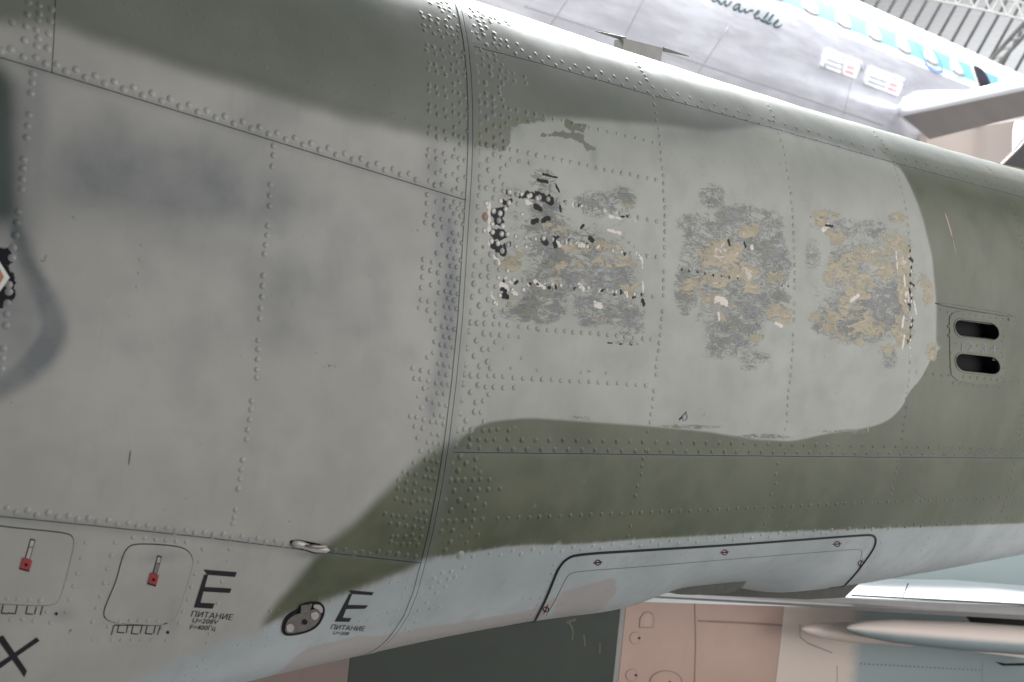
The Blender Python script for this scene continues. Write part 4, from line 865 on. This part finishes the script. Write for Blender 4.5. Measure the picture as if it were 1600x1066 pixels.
pA = smoothpts(PX('183,905 190,875 198,856 212,850 260,852 290,857 301,872 300,885 291,915 282,945 272,968 255,974 249,977 178,973 164,966 162,955 170,935'), closed=True, it=2)
hatch(pA, [((174, 992), (4, -15), (70, 0)), ((246, 992), (5, -16), (10, -2)), ((186, 976), (-3, 12), (11, 1)), ((204, 977), (-2, -0), None), ((208, 978), (-3, 12), (11, 1)), ((230, 978), (-3, 12), (11, 1)), ((200, 977), (-3, 12), None), ((222, 978), (-3, 12), None), ((243, 978), (-3, 12), None)], ((249, 868), (-4.2, 15), 7, 29, 1))
pB = smoothpts(PX('-60,812 0,823 50,828 100,833 113,838 115,850 108,880 99,915 92,937 84,944 66,946 0,943 -60,938'), closed=True, it=2)
hatch(pB, [((63, 961), (4, -15), (-70, -4)), ((5, 945), (-3, 13), (11, 1)), ((27, 946), (-3, 13), (-12, -1)), ((43, 947), (-3, 12), (11, 1)), ((57, 948), (-3, 12), None)], ((51, 842), (-4.2, 15), 8, 32, 2))
for x, y in ((262, 988), (88, 959)): patch('drain_hole', JET, [(x+2.4*math.cos(a), y+2.4*math.sin(a)) for a in np.linspace(0, 6.28, 11)[:-1]], .0009, .0008, M_DARK, JR)
for h_ in ([(187, 970), (203, 969), (217, 969), (231, 969), (246, 970)], [(11, 935), (27, 936), (46, 937), (63, 938)]): pass

def mark(quads, name='letter_marking', mat=M_MARK, o_=.0008):
    for i, qd in enumerate(quads): patch(name, JET, qd, o_+.00005*i, .0006, mat, JR, step=4)
mark([PX('318,890 370,894 367,901.5 324,898'), PX('319,898 325,898 311,949 303,949'), PX('317,917 361.5,919.5 359,926.5 315,924'), PX('309,941.5 335,943 332,951 303,949')])
mark([PX('545,922 583.5,925.5 581,930 549,928'), PX('546,928 550,928 535,966 523,971'), PX('537,945 575,946 570,951 536,951.5'), PX('529,965 549,966 545,971.5 523,971')])
lettering('letter_marking', JET, 'ПИТАНИЕ', (297, 963), (9.3, .85), (2.6, -8.6), .0008, M_MARK, JR)
lettering('letter_marking', JET, 'U=208V', (299, 972.5), (8.2, .6), (2.6, -7.0), .0008, M_MARK, JR)
lettering('letter_marking', JET, 'F=400Гц', (295, 983), (7.6, .4), (2.6, -7.0), .0008, M_MARK, JR)
lettering('letter_marking', JET, 'ПИТАНИЕ', (515, 983), (7.6, .45), (3.0, -7.2), .0008, M_MARK, JR)
lettering('letter_marking', JET, 'U=208', (519, 991), (6.2, .4), (2.6, -5.0), .0008, M_MARK, JR)
mark([PX('-6,996 5,993 42,1048 38,1058 30,1046'), PX('-8,1040 20,1022 57,996 62,1001 24,1027 -8,1050')], 'cross_marking')
for ch_, x_ in (('1', 1497), ('2', 1510), ('3', 1531), ('4', 1545)): lettering('letter_marking', JET, ch_, (x_, 547+(x_-1497)*.09), (13, 1.2), (1.5, -12), .0030, M_MARKBLUE, JR)
lettering('letter_marking', JET, '0', (1064, 658), (14, 0), (2, -12), .0008, M_MARKBLUE, JR)
# remains of the insignia at the left edge
M_WHITE = simple('white_insignia_paint', (.55, .54, .52), .5); M_ORANGE = simple('rust_insignia_paint', (.30, .14, .06), .5)
mark([PX('-14,395 0,410 15,434 0,455 -14,470')], 'insignia', M_WHITE); mark([PX('-14,408 0,421 6,433 0,443 -14,455')], 'insignia_centre', M_ORANGE, .0012)

M_FITT = simple('grimy_fitting_metal', (.115, .105, .10), .5, .2, .6, 120)
# oval connector fitting
of = patch('connector_fitting', JET, PX('439,984 443,966 455,956 466,951 470,943 490,939 502,941 508,950 505,965 496,979 480,988 456,993 443,992'), .0018, .002, M_DARK, JR, closed_round=30)
patch('fitting_plate', JET, PX('444,983 447,969 457,960 468,957 484,952 495,950 501,957 498,968 490,977 477,984 456,988 447,988'), .0034, .002, M_FITT, of, closed_round=30)
patch('fitting_plate', JET, PX('489,943 500,944 504,951 501,958 496,950 489,949'), .0038, .002, M_PALE, of, closed_round=12)
patch('fitting_plate', JET, PX('446,976 452,972 459,976 457,985 448,986'), .0042, .001, M_PALE, of, closed_round=10)
patch('fitting_plate', JET, PX('484,956 494,954 498,960 492,968 485,964'), .0042, .001, M_PALE, of, closed_round=10)
patch('fitting_lever', JET, PX('469,944 486,942 483,950 478,957 468,955'), .0055, .003, M_FITT, of)
patch('fitting_screw', JET, [(475+4*math.cos(a), 970+4*math.sin(a)) for a in np.linspace(0, 6.28, 13)[:-1]], .0046, .001, M_DARK, of)

# cleat on the lower seam
def blob(name, pts, rads, offs, mat, parent):
    q = JET.inv(pts); P = JET.P(q[:, 0], q[:, 1]); N = JET.N(q[:, 0], q[:, 1]); n = 12; V = []; Fc = []
    d = np.gradient(P, axis=0)
    for i in range(len(P)):
        t_ = d[i]/np.linalg.norm(d[i]); b = np.cross(t_, N[i])
        V += [P[i]+N[i]*(offs[i]+math.sin(2*math.pi*k/n)*rads[i]*.8)+b*math.cos(2*math.pi*k/n)*rads[i] for k in range(n)]
    for i in range(len(P)-1): Fc += [(i*n+k, i*n+(k+1) % n, (i+1)*n+(k+1) % n, (i+1)*n+k) for k in range(n)]
    Fc += [tuple(range(n))[::-1], tuple(range((len(P)-1)*n, len(P)*n))]
    return link(name, mesh(name, V, Fc), mat, parent)
cl = blob('cleat', PX('455,847 457,847.5 463,849 472,851 482,854.5 492,857 503,858 510,858.5 514,859'), [.001, .005, .0075, .0068, .0062, .0068, .0065, .0055, .001], [.003]*9, M_PALE, JR)
blob('cleat_arm', PX('474,850 485,851 495,852 503,851 508,850'), [.002, .004, .0045, .004, .002], [.009]*5, M_STEEL, cl)
patch('cleat_gap', JET, PX('452,845 466,843 500,850 516,856 512,864 490,865 468,857 455,853'), .0009, .0008, M_DARK, cl, closed_round=14)

# vents
vp = patch('vent_plate', JET, PX('1483,497 1488,489 1500,486 1552,491 1566,496 1570,508 1570,580 1564,596 1552,601 1520,600 1496,595 1486,586 1484,560'), .0018, .0022, SKIN, JR, holes=vent_holes_px, do_paint=True, closed_round=0, step=4, grid=.014, over=lambda a, b, c: (a.__setitem__((slice(None), 0), a[:, 0]*.8), a.__setitem__((slice(None), 3), a[:, 3]*.9)))
for h in vent_holes_px:
    p = np.array(h); u = JET.uv(dens(p, 3)); P = JET.P(u[:, 0], u[:, 1]/JET.L); N = JET.N(u[:, 0], u[:, 1]/JET.L); k = len(u)
    V = np.vstack([P+N*.0016, P-N*.05, [(P-N*.05).mean(0)]]); Fc = [(i, k+i, k+(i+1) % k, (i+1) % k) for i in range(k)]+[(k+i, k+(i+1) % k, 2*k) for i in range(k)]
    du = link('vent_duct', mesh('vent_duct', V, Fc, False), M_DARK, vp)
    ribbon('vent_lip', JET, np.vstack([p, p[:1]]), .006, .0034, SKIN, vp, .0018, 4, rnd=False, do_paint=True)
# gutter strip above the vents
blob('gutter_strip', [(1461+124*k/10, 474+20.5*k/10) for k in range(11)], [.001, .004]+[.0055]*7+[.004, .001], [.001]*11, M_OLIVE, JR)
# shallow scratches and stains
M_SCR = simple('scratch_bare', (.42, .33, .26), .5, 0, .3, 80); M_DSM = simple('dark_scuff', (.07, .068, .06), .6)
ribbon('scratch', JET, PX('1476,332 1482,350 1488,372'), .006, .0007, M_SCR, JR, .0005, 4, taper=True); ribbon('scratch', JET, PX('1488,372 1494,398'), .003, .0007, M_SCR, JR, .0005, 4, taper=True)
ribbon('scratch', JET, PX('1428,764 1440,774 1450,781'), .010, .0006, M_DSM, JR, .0005, 4, taper=True); ribbon('scratch', JET, PX('204,704 201,727'), .002, .0006, M_DSM, JR, .0004, 4, taper=True)
ribbon('scratch', JET, PX('1356,665 1356,676'), .004, .0007, M_PALE, JR, .0005, 4, taper=True)
# belly door
dp = PX('826,990 838,965 852,938 864,908 872,888 884,873 902,866 1000,860 1150,851 1348,836 1364,836 1369,842 1366,856 1352,876 1334,900 1310,924')
bd = ribbon('belly_door_seal', JET, dp, .0052, .0032, M_BLACK, JR, .0030, 5)
inner = PX('853,962 868,938 880,912 888,898 900,893 1000,886 1150,873 1330,859 1345,858 1348,864 1340,884')
ribbon('door_joint', JET, inner, .0018, .0007, simple('door_joint_grey', (.12, .125, .13), .6), bd, .0005, 5)
for (x, y) in ((934, 879), (1132, 863), (1308, 850), (853, 952), (1345, 880)):
    vert = x in (853, 1345); dd = np.array((-3, 7)) if vert else np.array((7, -.6))
    sc = ribbon('fastener_mark', JET, [np.array((x, y))-dd, np.array((x, y))+dd], .0042, .0009, M_RED, bd, .0006, 3, rnd=False)
    ribbon('fastener_ring', JET, [(x+4.3*math.cos(a), y+4.0*math.sin(a)) for a in np.linspace(0, 6.283, 15)], .0022, .0014, M_DARK, sc, .0008, 2, rnd=False)
    ribbon('fastener_slot', JET, [np.array((x, y))-dd*.5, np.array((x, y))+dd*.5], .0024, .0016, M_DARK, sc, .0008, 2, rnd=False)
M_FAIR = simple('stained_dark_fairing', (.045, .045, .038), .55, 0, .5, 45, spec=.25)
# belly fairing showing below the arch, and the dark bay behind it
def bl(name, pts, Y0, Y1, mat):
    a = [at_y(p, Y0) for p in pts]; b = [q+np.array((0, Y1-Y0, 0)) for q in a]; return prism(name, a, b, mat, JR)
bl('belly_fairing', smoothpts(PX('1030,902 1036,912 1042,925 1062,930 1120,929 1150,925 1163,915 1168,904'), closed=False), 2.02, 2.2, M_FAIR)
bl('bay_edge', PX('1000,900 1012,924 1100,930 1200,934 1262,937 1320,934 1350,905'), 2.24, 2.3, M_FAIR)
# whip mount on the spine
ztop = 0
an = bl('antenna_mount', PX('975,60 1036,75 1029,120 970,105'), 2.33, 2.37, M_GREYP); an.name = 'antenna_mount'
for a, b in (((976, 61), (931, 49)), ((1036, 77), (1076, 88))): tube('antenna_rod', at_y(a, 2.35), at_y(b, 2.35), .0065, .0015, M_OLIVE, an, 8)
M_FIN = simple('fin_dark_grey', (.055, .052, .055), .6, spec=.2)
# root of the tail fin at the right edge
fin = bl('tail_fin', PX('1566,258 1590,234 1604,216 1640,190 1660,330 1600,300'), 2.325, 2.345, M_FIN)
tube('fin_edge', at_y((1565, 258), 2.31), at_y((1592, 232), 2.31), .004, .004, M_PALE, fin, 8); tube('fin_edge', at_y((1592, 232), 2.31), at_y((1612, 208), 2.31), .004, .004, M_PALE, fin, 8)
bl('fin_root_seal', PX('1546,252 1575,258 1620,268 1620,290 1575,276 1546,262'), 2.24, 2.29, simple('rusty_seal', (.16, .12, .09), .7, 0, .5, 60))
print('tris', sum(len(o.data.loop_triangles) or sum(len(p.vertices)-2 for p in o.data.polygons) for o in scene.objects if o.type == 'MESH'))
